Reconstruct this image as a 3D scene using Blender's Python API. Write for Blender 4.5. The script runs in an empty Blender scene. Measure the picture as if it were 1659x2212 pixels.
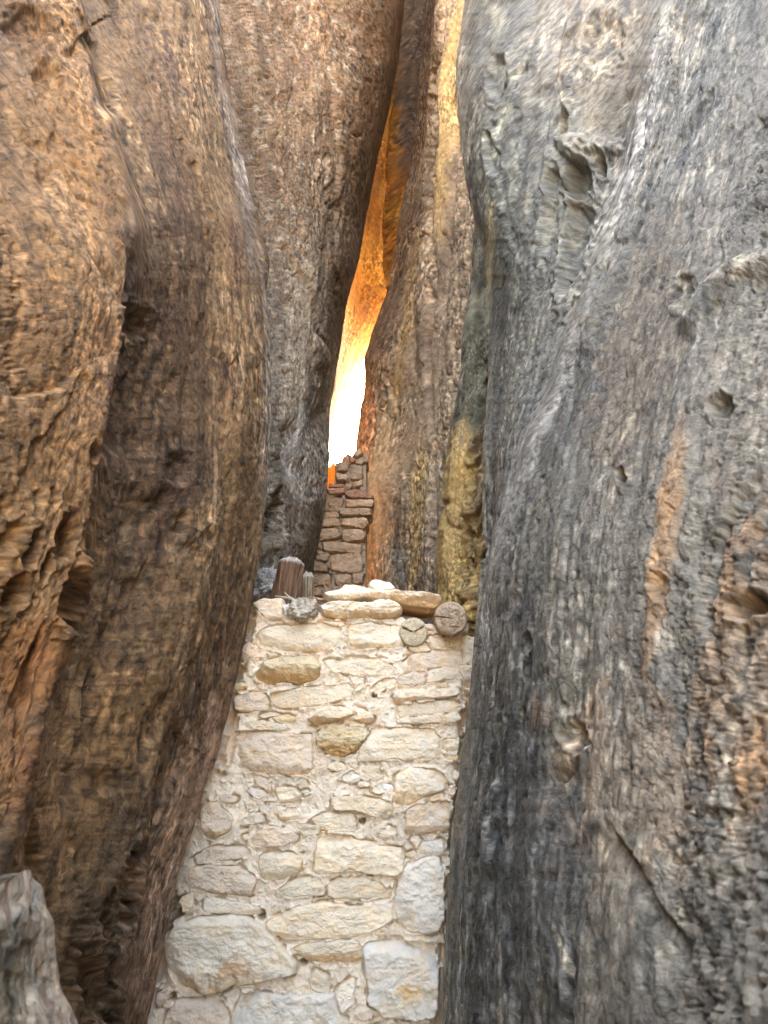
import bpy, math, random
import numpy as np
random.seed(7)
# ------------------------------------------------------------------ camera / sky / sun / exposure
scene = bpy.context.scene
PITCH = math.radians(20.0)
CAMZ = 1.5
FPX = 1597.0; CX = 829.5; CY = 1106.0          # focal length and centre in reference units
cam_data = bpy.data.cameras.new('camera')
cam = bpy.data.objects.new('camera', cam_data)
scene.collection.objects.link(cam)
cam.location = (0, 0, CAMZ)
cam.rotation_euler = (math.radians(90) + PITCH, 0, 0)
cam_data.sensor_fit = 'VERTICAL'; cam_data.sensor_height = 36.0; cam_data.lens = 26.0
cam_data.clip_start = 0.02; cam_data.clip_end = 500
cam_data.dof.use_dof = True; cam_data.dof.focus_distance = 3.3; cam_data.dof.aperture_fstop = 7.0
scene.camera = cam
SUN_EL, SUN_AZ = 42.0, 7.0                     # azimuth from +Y towards +X
world = bpy.data.worlds.new('World'); scene.world = world; world.use_nodes = True
nt = world.node_tree; nt.nodes.clear()
sky = nt.nodes.new('ShaderNodeTexSky'); sky.sky_type = 'NISHITA'; sky.sun_disc = False
sky.sun_elevation = math.radians(SUN_EL); sky.sun_rotation = math.radians(SUN_AZ)
sky.dust_density = 5.0; sky.ozone_density = 0.0; sky.air_density = 1.0
bg = nt.nodes.new('ShaderNodeBackground'); bg.inputs['Strength'].default_value = 0.15
wo = nt.nodes.new('ShaderNodeOutputWorld')
tint = nt.nodes.new('ShaderNodeVectorMath'); tint.operation = 'MULTIPLY'; tint.inputs[1].default_value = (1.16, 1.0, 0.80)   # dusty desert sky, daylight white balance
nt.links.new(sky.outputs[0], tint.inputs[0]); nt.links.new(tint.outputs[0], bg.inputs[0]); nt.links.new(bg.outputs[0], wo.inputs[0])
sd = bpy.data.lights.new('sun', 'SUN'); sd.energy = 4.0; sd.angle = math.radians(0.5); sd.color = (1.0, 0.93, 0.82)
so = bpy.data.objects.new('sun', sd); scene.collection.objects.link(so)
se, sa = math.radians(SUN_EL), math.radians(SUN_AZ)
from mathutils import Vector, Matrix
sv = Vector((math.sin(sa)*math.cos(se), math.cos(sa)*math.cos(se), math.sin(se)))
so.rotation_euler = sv.to_track_quat('Z', 'Y').to_euler(); so.location = sv*30
scene.view_settings.view_transform = 'Standard'; scene.view_settings.look = 'None'
scene.view_settings.gamma = 1.0; scene.view_settings.exposure = 4.7
scene.render.engine = 'CYCLES'
scene.cycles.max_bounces = 8; scene.cycles.diffuse_bounces = 6

# ------------------------------------------------------------------ maths helpers
CP, SP = math.cos(PITCH), math.sin(PITCH)
def at(px, py, Y):
    """point of the place seen along a sight line, at horizontal distance Y"""
    px = np.asarray(px, float); py = np.asarray(py, float); Y = np.asarray(Y, float)
    dy = CY - py
    yc = FPX*CP - dy*SP; zc = FPX*SP + dy*CP
    t = Y/yc
    return np.stack([(px-CX)*t, Y + 0*t, CAMZ + zc*t], -1)

def hsh(ix, iy, iz, seed):
    h = (ix.astype(np.int64)*374761393 + iy.astype(np.int64)*668265263 + iz.astype(np.int64)*2147483647 + int(seed)*1274126177) & 0xffffffff
    h = ((h ^ (h >> 13))*1274126177) & 0xffffffff
    h = ((h ^ (h >> 16))*2246822519) & 0xffffffff
    return (h ^ (h >> 15)) & 0xffffffff
def fade(t): return t*t*t*(t*(t*6-15)+10)
def n2(x, y, seed=0):
    """2-D gradient noise, about -1..1"""
    x0 = np.floor(x); y0 = np.floor(y); fx = x-x0; fy = y-y0
    u = fade(fx); v = fade(fy); z = np.zeros_like(x0)
    def g(ix, iy, dx, dy):
        a = hsh(ix, iy, z, seed)*(2*math.pi/4294967296.0)
        return np.cos(a)*dx + np.sin(a)*dy
    a = g(x0, y0, fx, fy); b = g(x0+1, y0, fx-1, fy); c = g(x0, y0+1, fx, fy-1); d = g(x0+1, y0+1, fx-1, fy-1)
    return 1.5*((a*(1-u)+b*u)*(1-v) + (c*(1-u)+d*u)*v)
def fb2(x, y, oct=4, seed=0, gain=0.5, lac=2.03):
    s = 0; a = 1.0; t = 0
    for o in range(oct):
        s = s + a*n2(x, y, seed+o*17); t += a; a *= gain
        x = x*lac+3.1; y = y*lac+7.7
    return s/t*1.3
def n3(x, y, z, seed=0):
    x0 = np.floor(x); y0 = np.floor(y); z0 = np.floor(z); fx = x-x0; fy = y-y0; fz = z-z0
    u = fade(fx); v = fade(fy); w = fade(fz)
    r = 0
    for dx in (0, 1):
        for dy in (0, 1):
            for dz in (0, 1):
                h = hsh(x0+dx, y0+dy, z0+dz, seed)/4294967296.0*2-1
                r = r + h*(u if dx else 1-u)*(v if dy else 1-v)*(w if dz else 1-w)
    return r*1.2
def fb3(p, f, oct=4, seed=0, gain=0.5, sc=(1, 1, 1)):
    x = p[..., 0]*f*sc[0]; y = p[..., 1]*f*sc[1]; z = p[..., 2]*f*sc[2]
    s = 0; a = 1.0; t = 0
    for o in range(oct):
        s = s + a*n3(x, y, z, seed+o*13); t += a; a *= gain
        x = x*2.03+1.7; y = y*2.03+5.1; z = z*2.03+9.3
    return s/t*1.3
def sst(a, b, x):
    t = np.clip((x-a)/(b-a), 0, 1); return t*t*(3-2*t)
def terr(h, k, w=0.18):
    """terraced height: flat plates with short steep scarps"""
    t = h*k; f = np.floor(t)
    return (f + sst(1-w, 1, t-f))/k
def pchip(xp, fp, x):
    xp = np.asarray(xp, float); fp = np.asarray(fp, float)
    h = np.diff(xp); d = np.diff(fp)/h
    m = np.zeros_like(fp); m[0] = d[0]; m[-1] = d[-1]
    for i in range(1, len(xp)-1):
        m[i] = 0 if d[i-1]*d[i] <= 0 else 2*d[i-1]*d[i]/(d[i-1]+d[i])
    x = np.clip(x, xp[0], xp[-1])
    i = np.clip(np.searchsorted(xp, x)-1, 0, len(xp)-2)
    t = (x-xp[i])/h[i]
    return ((1+2*t)*(1-t)**2)*fp[i] + t*(1-t)**2*h[i]*m[i] + t*t*(3-2*t)*fp[i+1] + t*t*(t-1)*h[i]*m[i+1]

# ------------------------------------------------------------------ object helpers
COL = scene.collection
def link(o, parent=None):
    COL.objects.link(o)
    if parent is not None: o.parent = parent
    return o
def tag(o, label=None, cat=None, group=None, kind=None):
    if label: o['label'] = label
    if cat: o['category'] = cat
    if group: o['group'] = group
    if kind: o['kind'] = kind
    return o
def empty(name, loc, label, cat, group=None):
    o = bpy.data.objects.new(name, None); o.empty_display_size = 0.1; o.location = loc
    return tag(link(o), label, cat, group)
def mesh_from(name, verts, faces, mat, cd=None, uv=None, parent=None, loc=(0, 0, 0), smooth=True):
    """verts Nx3 (world), faces Mx4 int; cd per-vertex colour Nx3; uv per-vertex Nx2"""
    verts = np.asarray(verts, float) - np.asarray(loc, float)
    faces = np.asarray(faces, np.int32)
    me = bpy.data.meshes.new(name)
    me.vertices.add(len(verts)); me.vertices.foreach_set('co', verts.astype(np.float32).ravel())
    k = faces.shape[1]
    me.loops.add(faces.size); me.loops.foreach_set('vertex_index', faces.ravel())
    me.polygons.add(len(faces))
    me.polygons.foreach_set('loop_start', np.arange(0, faces.size, k, dtype=np.int32))
    me.polygons.foreach_set('use_smooth', np.full(len(faces), smooth))
    me.update(calc_edges=True)
    if cd is not None:
        a = me.color_attributes.new('Cd', 'FLOAT_COLOR', 'POINT')
        c4 = np.ones((len(verts), 4), np.float32); c4[:, :3] = np.clip(cd, 0.003, 0.95)
        a.data.foreach_set('color', c4.ravel())
    if uv is not None:
        ul = me.uv_layers.new(name='UVMap')
        ul.data.foreach_set('uv', np.asarray(uv, np.float32)[faces.ravel()].ravel())
    me.validate()
    me.materials.append(mat)
    o = bpy.data.objects.new(name, me)
    o.location = loc
    link(o)
    if parent is not None:
        o.parent = parent; o.location = tuple(np.asarray(loc, float)-np.asarray(parent.location, float))
    return o
def gridfaces(nr, nc, wrap=False):
    r = np.arange(nr-1)[:, None]; c = np.arange(nc if wrap else nc-1)[None, :]
    c2 = (c+1) % nc
    a = r*nc+c; b = r*nc+c2; d = (r+1)*nc+c; e = (r+1)*nc+c2
    return np.stack([a+0*b, b, e, d], -1).reshape(-1, 4)

# ------------------------------------------------------------------ materials
def rock_mat(name, su=60, sv=18, bump=0.5, dist=0.004, rough=0.85, contrast=0.5, objc=False, spec=0.3, fleck=0.0):
    m = bpy.data.materials.new(name); m.use_nodes = True; t = m.node_tree; N = t.nodes; L = t.links
    b = N['Principled BSDF']; b.inputs['Roughness'].default_value = rough
    b.inputs['Specular IOR Level'].default_value = spec
    at_ = N.new('ShaderNodeAttribute'); at_.attribute_name = 'Cd'
    tc = N.new('ShaderNodeTexCoord'); mp = N.new('ShaderNodeMapping')
    mp.inputs['Scale'].default_value = (su, sv if not objc else su, sv)
    L.new(tc.outputs['Object' if objc else 'UV'], mp.inputs['Vector'])
    n1 = N.new('ShaderNodeTexNoise'); n1.inputs['Scale'].default_value = 1.0; n1.inputs['Detail'].default_value = 7; n1.inputs['Roughness'].default_value = 0.62
    n1.inputs['Distortion'].default_value = 0.6
    n2_ = N.new('ShaderNodeTexNoise'); n2_.inputs['Scale'].default_value = 3.7; n2_.inputs['Detail'].default_value = 5; n2_.inputs['Roughness'].default_value = 0.7
    L.new(mp.outputs[0], n1.inputs['Vector']); L.new(mp.outputs[0], n2_.inputs['Vector'])
    r = N.new('ShaderNodeMapRange'); r.inputs['From Min'].default_value = 0.3; r.inputs['From Max'].default_value = 0.7
    r.inputs['To Min'].default_value = 1-contrast; r.inputs['To Max'].default_value = 1+contrast
    L.new(n1.outputs['Fac'], r.inputs['Value'])
    mul = N.new('ShaderNodeVectorMath'); mul.operation = 'SCALE'
    L.new(at_.outputs['Color'], mul.inputs[0]); L.new(r.outputs[0], mul.inputs['Scale'])
    src = mul.outputs[0]
    if fleck > 0:
        n3_ = N.new('ShaderNodeTexNoise'); n3_.inputs['Scale'].default_value = 1.9; n3_.inputs['Detail'].default_value = 4; n3_.inputs['Roughness'].default_value = 0.75
        L.new(mp.outputs[0], n3_.inputs['Vector'])
        cr = N.new('ShaderNodeMapRange'); cr.inputs['From Min'].default_value = 0.60; cr.inputs['From Max'].default_value = 0.70; cr.inputs['To Max'].default_value = fleck
        L.new(n3_.outputs['Fac'], cr.inputs['Value'])
        mx = N.new('ShaderNodeMix'); mx.data_type = 'RGBA'; mx.inputs['B'].default_value = (0.45, 0.36, 0.24, 1)
        L.new(cr.outputs[0], mx.inputs['Factor']); L.new(src, mx.inputs['A']); src = mx.outputs['Result']
    L.new(src, b.inputs['Base Color'])
    ad = N.new('ShaderNodeMath'); ad.operation = 'MULTIPLY_ADD'; ad.inputs[1].default_value = 0.35
    L.new(n2_.outputs['Fac'], ad.inputs[0]); L.new(n1.outputs['Fac'], ad.inputs[2])
    bp = N.new('ShaderNodeBump'); bp.inputs['Strength'].default_value = bump; bp.inputs['Distance'].default_value = dist
    L.new(ad.outputs[0], bp.inputs['Height']); L.new(bp.outputs[0], b.inputs['Normal'])
    return m
M_left = rock_mat('brown_sandstone', 64, 34, 1.0, 0.012, 0.8, 0.75, fleck=0.4)
M_right = rock_mat('grey_varnished_sandstone', 64, 34, 1.0, 0.012, 0.62, 0.7, spec=0.4, fleck=0.35)
M_slab = rock_mat('tan_sandstone', 44, 20, 0.8, 0.012, 0.85, 0.45, fleck=0.25)
M_ochre = rock_mat('ochre_sandstone', 18, 14, 0.7, 0.012, 0.9, 0.35)
M_stone = rock_mat('pale_building_stone', 22, 30, 0.55, 0.006, 0.9, 0.10, objc=True, spec=0.2)
M_stone2 = rock_mat('brown_building_stone', 16, 26, 0.6, 0.010, 0.9, 0.28, objc=True, spec=0.2)  # for the browner rear wall stones, stronger mottling
M_mortar = rock_mat('mud_mortar', 70, 70, 0.8, 0.006, 0.95, 0.16, objc=True, spec=0.1)
M_rubble = rock_mat('grey_crusty_rubble', 60, 60, 0.9, 0.010, 0.95, 0.5, objc=True, spec=0.1)
M_wood = rock_mat('weathered_wood', 120, 9, 0.7, 0.004, 0.75, 0.4, objc=True, spec=0.25)
M_grain = rock_mat('wood_end_grain', 60, 60, 0.5, 0.003, 0.85, 0.2, objc=True, spec=0.15)
M_ground = rock_mat('sandy_ground', 6, 6, 0.6, 0.02, 0.95, 0.25, objc=True)

# ------------------------------------------------------------------ rock sheets
def seg_dist(px, py, pts):
    """distance to polyline, side (+ = right of travel in the picture when going down), param 0..1"""
    pts = np.asarray(pts, float)
    best = np.full(px.shape, 1e9); side = np.zeros(px.shape); par = np.zeros(px.shape)
    L = np.r_[0, np.cumsum(np.hypot(*np.diff(pts, axis=0).T))]
    for i in range(len(pts)-1):
        a = pts[i]; d = pts[i+1]-a; l2 = d@d
        t = np.clip(((px-a[0])*d[0]+(py-a[1])*d[1])/l2, 0, 1)
        ex = px-a[0]-t*d[0]; ey = py-a[1]-t*d[1]
        q = np.hypot(ex, ey); m = q < best
        best = np.where(m, q, best)
        side = np.where(m, np.sign(d[1]*(px-a[0])-d[0]*(py-a[1])), side)
        par = np.where(m, (L[i]+t*(L[i+1]-L[i]))/L[-1], par)
    return best, side, par

def sheet(name, rows, cols, segs, ny, mat, relief, colour, strokes=(), pits=(), seed=0, label=None, cat=None,
          kind=None, top=0.0, near=None, back=None, toward=(0, -1, 0), parent=None, wob=0, sil=None, gain=1.0, speck=1.0):
    """rows: picture rows of the control curves; cols: list of (px list, Y list); segs: samples per column gap"""
    rows = np.asarray(rows, float)
    pyv = np.linspace(rows[0], rows[-1], ny)
    PX = np.stack([pchip(rows, c[0], pyv) for c in cols]); IY = np.stack([pchip(rows, 1/np.asarray(c[1], float), pyv) for c in cols])
    u = [0.0]
    for i, s in enumerate(segs): u += list(i + (np.arange(s)+1)/s)
    u = np.array(u); k = np.arange(len(cols), dtype=float)
    i = np.clip(np.floor(u).astype(int), 0, len(cols)-2); t = (u-i)[:, None]
    def cr(A):                                   # monotone-ish cubic across the curves
        d = np.diff(A, axis=0); m = np.zeros_like(A); m[0] = d[0]; m[-1] = d[-1]
        with np.errstate(all='ignore'):
            hm = np.where(d[:-1]*d[1:] > 0, 2*d[:-1]*d[1:]/(d[:-1]+d[1:]), 0)
        m[1:-1] = hm
        return ((1+2*t)*(1-t)**2)*A[i] + t*(1-t)**2*m[i] + t*t*(3-2*t)*A[i+1] + t*t*(t-1)*m[i+1]
    px = cr(PX).T; iy = cr(IY).T                # ny x nc
    py = np.repeat(pyv[:, None], px.shape[1], 1)
    if wob:
        px = px + wob*fb2(py/60.0, px*0+seed*3.3, 4, seed+90)
    P = at(px, py, 1/iy)
    du = np.linalg.norm(np.diff(P, axis=1), axis=2).mean(0)
    fl = np.abs(np.diff(px, axis=1)*(P[:, 1:, 1]/FPX)).mean(0)+1e-5
    wg = sst(1.5, 2.6, du/fl); wg = np.convolve(np.pad(np.r_[wg[0], wg], 12, mode='edge'), np.ones(25)/25, 'valid')[None, :]
    du = np.minimum(du, 1.35*fl)
    U = np.r_[0, np.cumsum(du)][None, :] + 0*px
    V = 12.0-P[..., 2]
    gu = np.gradient(P, axis=1); gv = np.gradient(P, axis=0)
    n = np.cross(gu, gv); n /= np.linalg.norm(n, axis=2, keepdims=True)+1e-12
    # smooth the normals so that displaced steps do not fold
    for _ in range(6):
        n[1:-1] = (n[:-2]+n[1:-1]*2+n[2:])/4; n[:, 1:-1] = (n[:, :-2]+n[:, 1:-1]*2+n[:, 2:])/4
    n /= np.linalg.norm(n, axis=2, keepdims=True)+1e-12
    view = P-np.array([0, 0, CAMZ])
    mid = (n*view).sum(2); mid = np.median(mid)
    if mid > 0: n = -n
    h, fine = relief(U, V, px, py)
    if len(segs) > 8:                            # surfaces seen edge-on carry longer streaks
        h2, f2 = relief(U*0.9+7, V*0.45, px, py); h = h*(1-wg)+h2*wg; fine = fine*(1-wg)+f2*wg*.45
    if sil is not None:
        k = int(sum(segs[:sil])); dsil = np.abs(px-px[:, k:k+1]); j = np.arange(px.shape[1])[None, :]
        behind = (j > k) if sil > len(cols)/2 else (j < k)
        h = h*np.where(behind, 0.1, 0.1+0.9*sst(0, 70, dsil)); fine = fine*np.where(behind, .4, .55+.45*sst(0, 25, dsil))
    h = h + fine
    for (pts, amp, w, mode) in strokes:
        q, s, pr = seg_dist(px + 9*fb2(py/95.0, px/90.0, 4, seed+5, .6), py, pts)
        tp = sst(0, 0.15, pr)*sst(0, 0.15, 1-pr)
        if mode == 'R': e = np.where(s > 0, np.exp(-q/w)*sst(0, 7, q), 0)        # drop on the right side of the line
        elif mode == 'L': e = np.where(s < 0, np.exp(-q/w)*sst(0, 7, q), 0)
        else: e = np.exp(-(q/w)**2)
        h = h + amp*tp*e
    for (cx, cy, rx, ry, ang, amp) in pits:
        ca, sa_ = math.cos(math.radians(ang)), math.sin(math.radians(ang))
        a = ((px-cx)*ca + (py-cy)*sa_)/rx; b = (-(px-cx)*sa_ + (py-cy)*ca)/ry
        r = np.sqrt(a*a+b*b)*(1+0.25*n2(px/18.0, py/18.0, seed+8))
        h = h - amp*(1-sst(0.45, 1.05, r)) + 0.18*amp*np.exp(-((r-1.15)/0.2)**2)
    cd = colour(U, V, px, py, h)*gain
    if len(segs) > 8: cd = cd*(1-wg[..., None]) + colour(U, V*.4+3, px, py, h)*gain*wg[..., None]
    stv = fb2(U*11+.8*fb2(U*3, V, 2, seed+81), V*0.8, 4, seed+80, .6); cd = cd*(1+.34*speck*np.clip(stv*1.6, -1, 1))[..., None]
    sk = fb2(U*64, V*36, 4, seed+70, .85)*(1-wg) + fb2(U*64, V*11, 3, seed+71, .8)*wg
    md = sst(-.4, .3, fb2(U*3, V*1.4, 3, seed+72))*speck
    cd = cd*(1 + md*(1.15*sst(.10, .45, sk) - 0.65*sst(.05, .38, -sk)))[..., None]  # speckle colour paints in lit flecks and shaded pits
    cd = cd*np.where(sk > .3, 1, 1)[..., None]
    P = P + n*h[..., None]
    UV = np.stack([U, V], -1)
    # extend the rock beyond what the photograph shows (taller, and back past the viewer)
    def addrow(P, UV, cd, off, atstart):
        e = (P[0] if atstart else P[-1]) + np.asarray(off, float)
        eu = (UV[0] if atstart else UV[-1]) + np.array([0, (-1 if atstart else 1)*np.linalg.norm(off)])
        ec = cd[0] if atstart else cd[-1]
        f = (lambda A, e_: np.concatenate([e_[None], A])) if atstart else (lambda A, e_: np.concatenate([A, e_[None]]))
        return f(P, e), f(UV, eu), f(cd, ec)
    def addcol(P, UV, cd, off, atstart):
        e = (P[:, 0] if atstart else P[:, -1]) + np.asarray(off, float)
        eu = (UV[:, 0] if atstart else UV[:, -1]) + np.array([(-1 if atstart else 1)*np.linalg.norm(off), 0])
        ec = cd[:, 0] if atstart else cd[:, -1]
        f = (lambda A, e_: np.concatenate([e_[:, None], A], 1)) if atstart else (lambda A, e_: np.concatenate([A, e_[:, None]], 1))
        return f(P, e), f(UV, eu), f(cd, ec)
    if near: 
        for off in near[1]: P, UV, cd = addcol(P, UV, cd, off, near[0] == 'start')
    if back:
        for off in back[1]: P, UV, cd = addcol(P, UV, cd, off, back[0] == 'start')
    if top:
        for off in top: P, UV, cd = addrow(P, UV, cd, off, True)
    low = P[-1].copy(); low[:, 2] = -0.3
    P = np.concatenate([P, low[None]]); UV = np.concatenate([UV, UV[-1:]+np.array([0, 1.0])]); cd = np.concatenate([cd, cd[-1:]])
    nr, nc = P.shape[:2]
    base = (float(P[-1, nc//2, 0]), float(P[-1, nc//2, 1]), 0.0)
    o = mesh_from(name, P.reshape(-1, 3), gridfaces(nr, nc), mat, cd.reshape(-1, 3), UV.reshape(-1, 2), parent=parent, loc=base)
    tag(o, label, cat, None, kind)
    return o
def mixc(a, b, f):
    return np.asarray(a)*(1-f[..., None]) + np.asarray(b)*f[..., None]
def blob(px, py, cx, cy, rx, ry, ang, seed, rag=0.5, scale=30.0):
    ca, sa_ = math.cos(math.radians(ang)), math.sin(math.radians(ang))
    a = ((px-cx)*ca + (py-cy)*sa_)/rx; b = (-(px-cx)*sa_ + (py-cy)*ca)/ry
    r = np.sqrt(a*a+b*b) + rag*fb2(px/scale, py/(scale*2.2), 4, seed)
    return 1-sst(0.55, 1.05, r)

# ---- left canyon wall
def rel_left(U, V, px, py):
    wU = U + 0.05*fb2(U*2, V*1.5, 3, 1); wV = V + 0.10*fb2(U*3+5, V*2, 3, 2)
    h = 0.035*fb2(wU*1.6, wV*0.8, 3, 3) + 0.012*fb2(wU*7, wV*2.2, 4, 44)
    cz = fb2(wU*2.6, wV*0.45, 3, 45); h += 0.05*np.abs(cz)                      # long sharp folds
    ck = fb2(wU*3.7+9, wV*0.7, 4, 46); h -= 0.022*np.exp(-(ck/0.035)**2)*sst(-.1, .3, fb2(U*2, V*1.5, 2, 47))
    h += 0.024*terr(fb2(wU*3.5, wV*1.3, 5, 4, .58), 2.2, 0.08)
    p = fb2(wU*13, wV*4.5, 3, 6); low = sst(900, 1250, py)*(1-sst(1500, 1750, py)*0.5)*(1-sst(250, 420, px)*0.7)
    h -= (0.005+0.028*low)*sst(0.12, 0.42, p)
    m = 0.35+0.95*sst(-.35, .35, fb2(U*2.6, V*1.2, 3, 48))
    f = 0.0050*fb2(wU*26, wV*12, 4, 7, .65) + 0.0020*(0.4-np.abs(fb2(wU*52+wV*3, wV*20, 3, 8, .6))) + 0.0045*fb2(U*85, V*50, 3, 10, .8)
    f -= 0.007*sst(.2, .45, fb2(U*60, V*34, 3, 9, .7))
    return h, f*m*1.25
def col_left(U, V, px, py, h):
    a = fb2(U*3, V*1.3, 4, 20); b = fb2(U*14, V*4, 4, 21); c = fb2(U*34, V*9, 3, 22)
    base = mixc((0.20, 0.125, 0.068), (0.34, 0.225, 0.115), sst(-0.4, 0.5, a+0.4*b))
    base = mixc(base, (0.105, 0.060, 0.040), 0.75*sst(0.05, 0.5, b-0.3*a))
    base = mixc(base, (0.42, 0.31, 0.19), 0.6*sst(0.25, 0.6, c+0.3*a))
    ochre = blob(px, py, 110, 380, 160, 420, 8, 30)*0.55 + blob(px, py, 100, 1000, 190, 560, 5, 31)*0.65 + blob(px, py, 190, 1650, 150, 320, 20, 33)*0.6
    base = mixc(base, (0.50, 0.30, 0.13), np.clip(ochre, 0, 1)*(0.5+0.5*sst(-.3, .3, b)))
    pink = blob(px, py, 385, 1860, 100, 420, 14, 34)*0.85
    base = mixc(base, mixc((0.40, 0.27, 0.19), (0.62, 0.46, 0.34), sst(-.3, .3, b)), pink)
    red = blob(px, py, 60, 1440, 90, 140, 25, 35, 0.3)*0.6 + blob(px, py, 20, 1650, 70, 120, 10, 36, 0.3)*0.5
    base = mixc(base, (0.36, 0.16, 0.055), red)
    # pale grey skylight sheen painted into the colour along the rounded rib
    q, s, pr = seg_dist(px, py, [(465, -50), (485, 150), (512, 320), (548, 500), (572, 640), (588, 900), (575, 1080)])
    base = mixc(base, (0.46, 0.42, 0.37), 0.75*np.exp(-(q/20)**2)*sst(-0.5, 0.3, b))
    dk = blob(px, py, 400, 1010, 100, 90, 15, 37, 0.5)*0.7 + blob(px, py, 245, 960, 60, 250, 5, 38, 0.4)*0.45 + blob(px, py, 340, 560, 60, 330, 5, 39, 0.5)*0.3
    base = mixc(base, (0.11, 0.066, 0.044), np.clip(dk, 0, 1))
    gr = blob(px, py, 190, 2000, 60, 200, -10, 40)*0.5 + blob(px, py, 280, 1750, 50, 160, 15, 43)*0.5
    return mixc(base, (0.24, 0.185, 0.13), gr*.7)*np.array([1.07, 0.98, 0.92])
LR = [-300, 0, 300, 600, 900, 1200, 1500, 1800, 2100, 2500]
ridge = [440, 470, 510, 575, 585, 562, 503, 425, 342, 270]
stepA = [130, 165, 232, 296, 240, 190, 90, 10, -90, -210]
def sub(a, b): return [x+b for x in a]
lcols = [
    (sub(stepA, -900), [0.62]*10),
    (sub(stepA, -420), [1.02, 1.02, 1.02, 1.02, 1.0, .98, .98, .96, .94, .94]),
    (sub(stepA, -120), [1.42, 1.42, 1.40, 1.38, 1.32, 1.30, 1.28, 1.22, 1.2, 1.2]),
    (stepA, [1.52, 1.52, 1.50, 1.48, 1.42, 1.40, 1.36, 1.30, 1.28, 1.28]),
    (sub(stepA, 26), [1.80, 1.80, 1.78, 1.80, 1.76, 1.72, 1.62, 1.5, 1.45, 1.45]),
    ([330, 355, 400, 450, 450, 420, 350, 280, 200, 110], [2.2, 2.2, 2.2, 2.28, 2.3, 2.2, 2.1, 2.1, 2.05, 2.0]),
    (sub(ridge, -40), [2.5, 2.5, 2.5, 2.55, 2.6, 2.68, 2.72, 2.72, 2.72, 2.72]),
    (ridge, [2.78]*4+[2.86]*6),
    (sub(ridge, -14), [3.05]*10),
    (sub(ridge, -120), [3.6]*10),
]
lst = [
    ([(190, 560), (262, 660), (300, 700), (268, 800), (240, 930), (215, 1010)], -0.05, 60, 'R'),
    ([(300, 1010), (296, 1120), (270, 1200), (235, 1330), (205, 1450), (180, 1560), (120, 1760)], -0.055, 55, 'R'),
    ([(400, 1545), (362, 1549), (346, 1640), (322, 1720), (330, 1800), (332, 1930), (320, 2010)], -0.045, 45, 'R'),
    ([(470, 1655), (420, 1730), (392, 1840), (380, 1960)], -0.02, 40, 'R'),
    ([(312, 1780), (265, 1860), (222, 1940), (208, 2060), (235, 2160)], -0.06, 32, 'R'),
    ([(130, 1620), (155, 1760), (160, 1900), (215, 2040)], -0.02, 20, 'R'),
    ([(0, 1850), (45, 1790), (62, 1750), (70, 1800), (90, 1900)], -0.03, 25, 'L'),
    ([(500, 140), (520, 300), (560, 470), (585, 640)], 0.02, 9, 'G'),
    ([(120, 120), (195, 60), (230, 120), (270, 260)], -0.03, 40, 'L'),
    ([(0, 870), (110, 850), (190, 790), (265, 760)], -0.03, 60, 'R'),
]
lpits = [(160, 1290, 30, 68, 14, 0.06), (140, 1160, 26, 60, 16, 0.05), (60, 1190, 18, 50, 18, 0.035), (95, 1225, 15, 38, 20, 0.035),
         (30, 1280, 26, 46, 20, 0.04), (25, 1160, 16, 40, 14, 0.03), (200, 980, 14, 22, 0, 0.02), (405, 1130, 14, 34, 10, 0.03),
         (362, 1075, 18, 32, 14, 0.03), (450, 1160, 16, 26, 14, 0.02), (395, 1010, 34, 40, 10, 0.02), (235, 1690, 18, 34, 14, 0.02),
         (275, 1930, 22, 110, 14, 0.05), (195, 2130, 40, 100, -12, 0.05), (110, 1080, 14, 30, 10, 0.02), (75, 1090, 12, 34, 14, 0.02),
         (60, 60, 60, 40, 0, 0.03), (100, 180, 40, 50, 0, 0.03), (300, 700, 40, 40, 20, 0.03)]
sheet('cliff_left', LR, lcols, [8, 40, 80, 60, 26, 120, 60, 34, 10, 12], 1250, M_left, rel_left, col_left, lst, lpits, 11,
      sil=7, gain=.55, kind='structure', top=[(-0.1, 0, 0.6), (-0.3, 0, 0.6)], near=('start', [(-0.02, -0.7, 0), (-0.06, -2.6, 0)]), wob=3)

# ---- right canyon wall
def rel_right(U, V, px, py):
    wU = U + 0.05*fb2(U*2, V*1.5, 3, 51); wV = V + 0.10*fb2(U*3+5, V*2, 3, 52)
    h = 0.035*fb2(wU*1.5, wV*0.7, 3, 53) + 0.010*fb2(wU*7, wV*2.0, 4, 64)
    cz = fb2(wU*2.4, wV*0.4, 3, 65); h += 0.04*np.abs(cz)
    ck = fb2(wU*3.5+9, wV*0.6, 4, 66); h -= 0.016*np.exp(-(ck/0.03)**2)*sst(0, .35, fb2(U*2, V*1.5, 2, 67))
    h += 0.016*terr(fb2(wU*4, wV*1.2, 5, 54, .58), 2.2, 0.10)
    p = fb2(wU*16, wV*7, 3, 56); h -= (0.003+0.010*sst(900, 300, py))*sst(0.15, 0.45, p)
    m = 0.35+0.95*sst(-.35, .35, fb2(U*2.4, V*1.1, 3, 68))
    f = 0.0045*fb2(wU*26, wV*12, 4, 57, .65) + 0.0018*(0.4-np.abs(fb2(wU*52+wV*3, wV*20, 3, 58, .6))) + 0.0045*fb2(U*85, V*50, 3, 69, .8)
    f -= 0.006*sst(.2, .45, fb2(U*60, V*34, 3, 59, .7))
    return h, f*m*1.25
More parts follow.
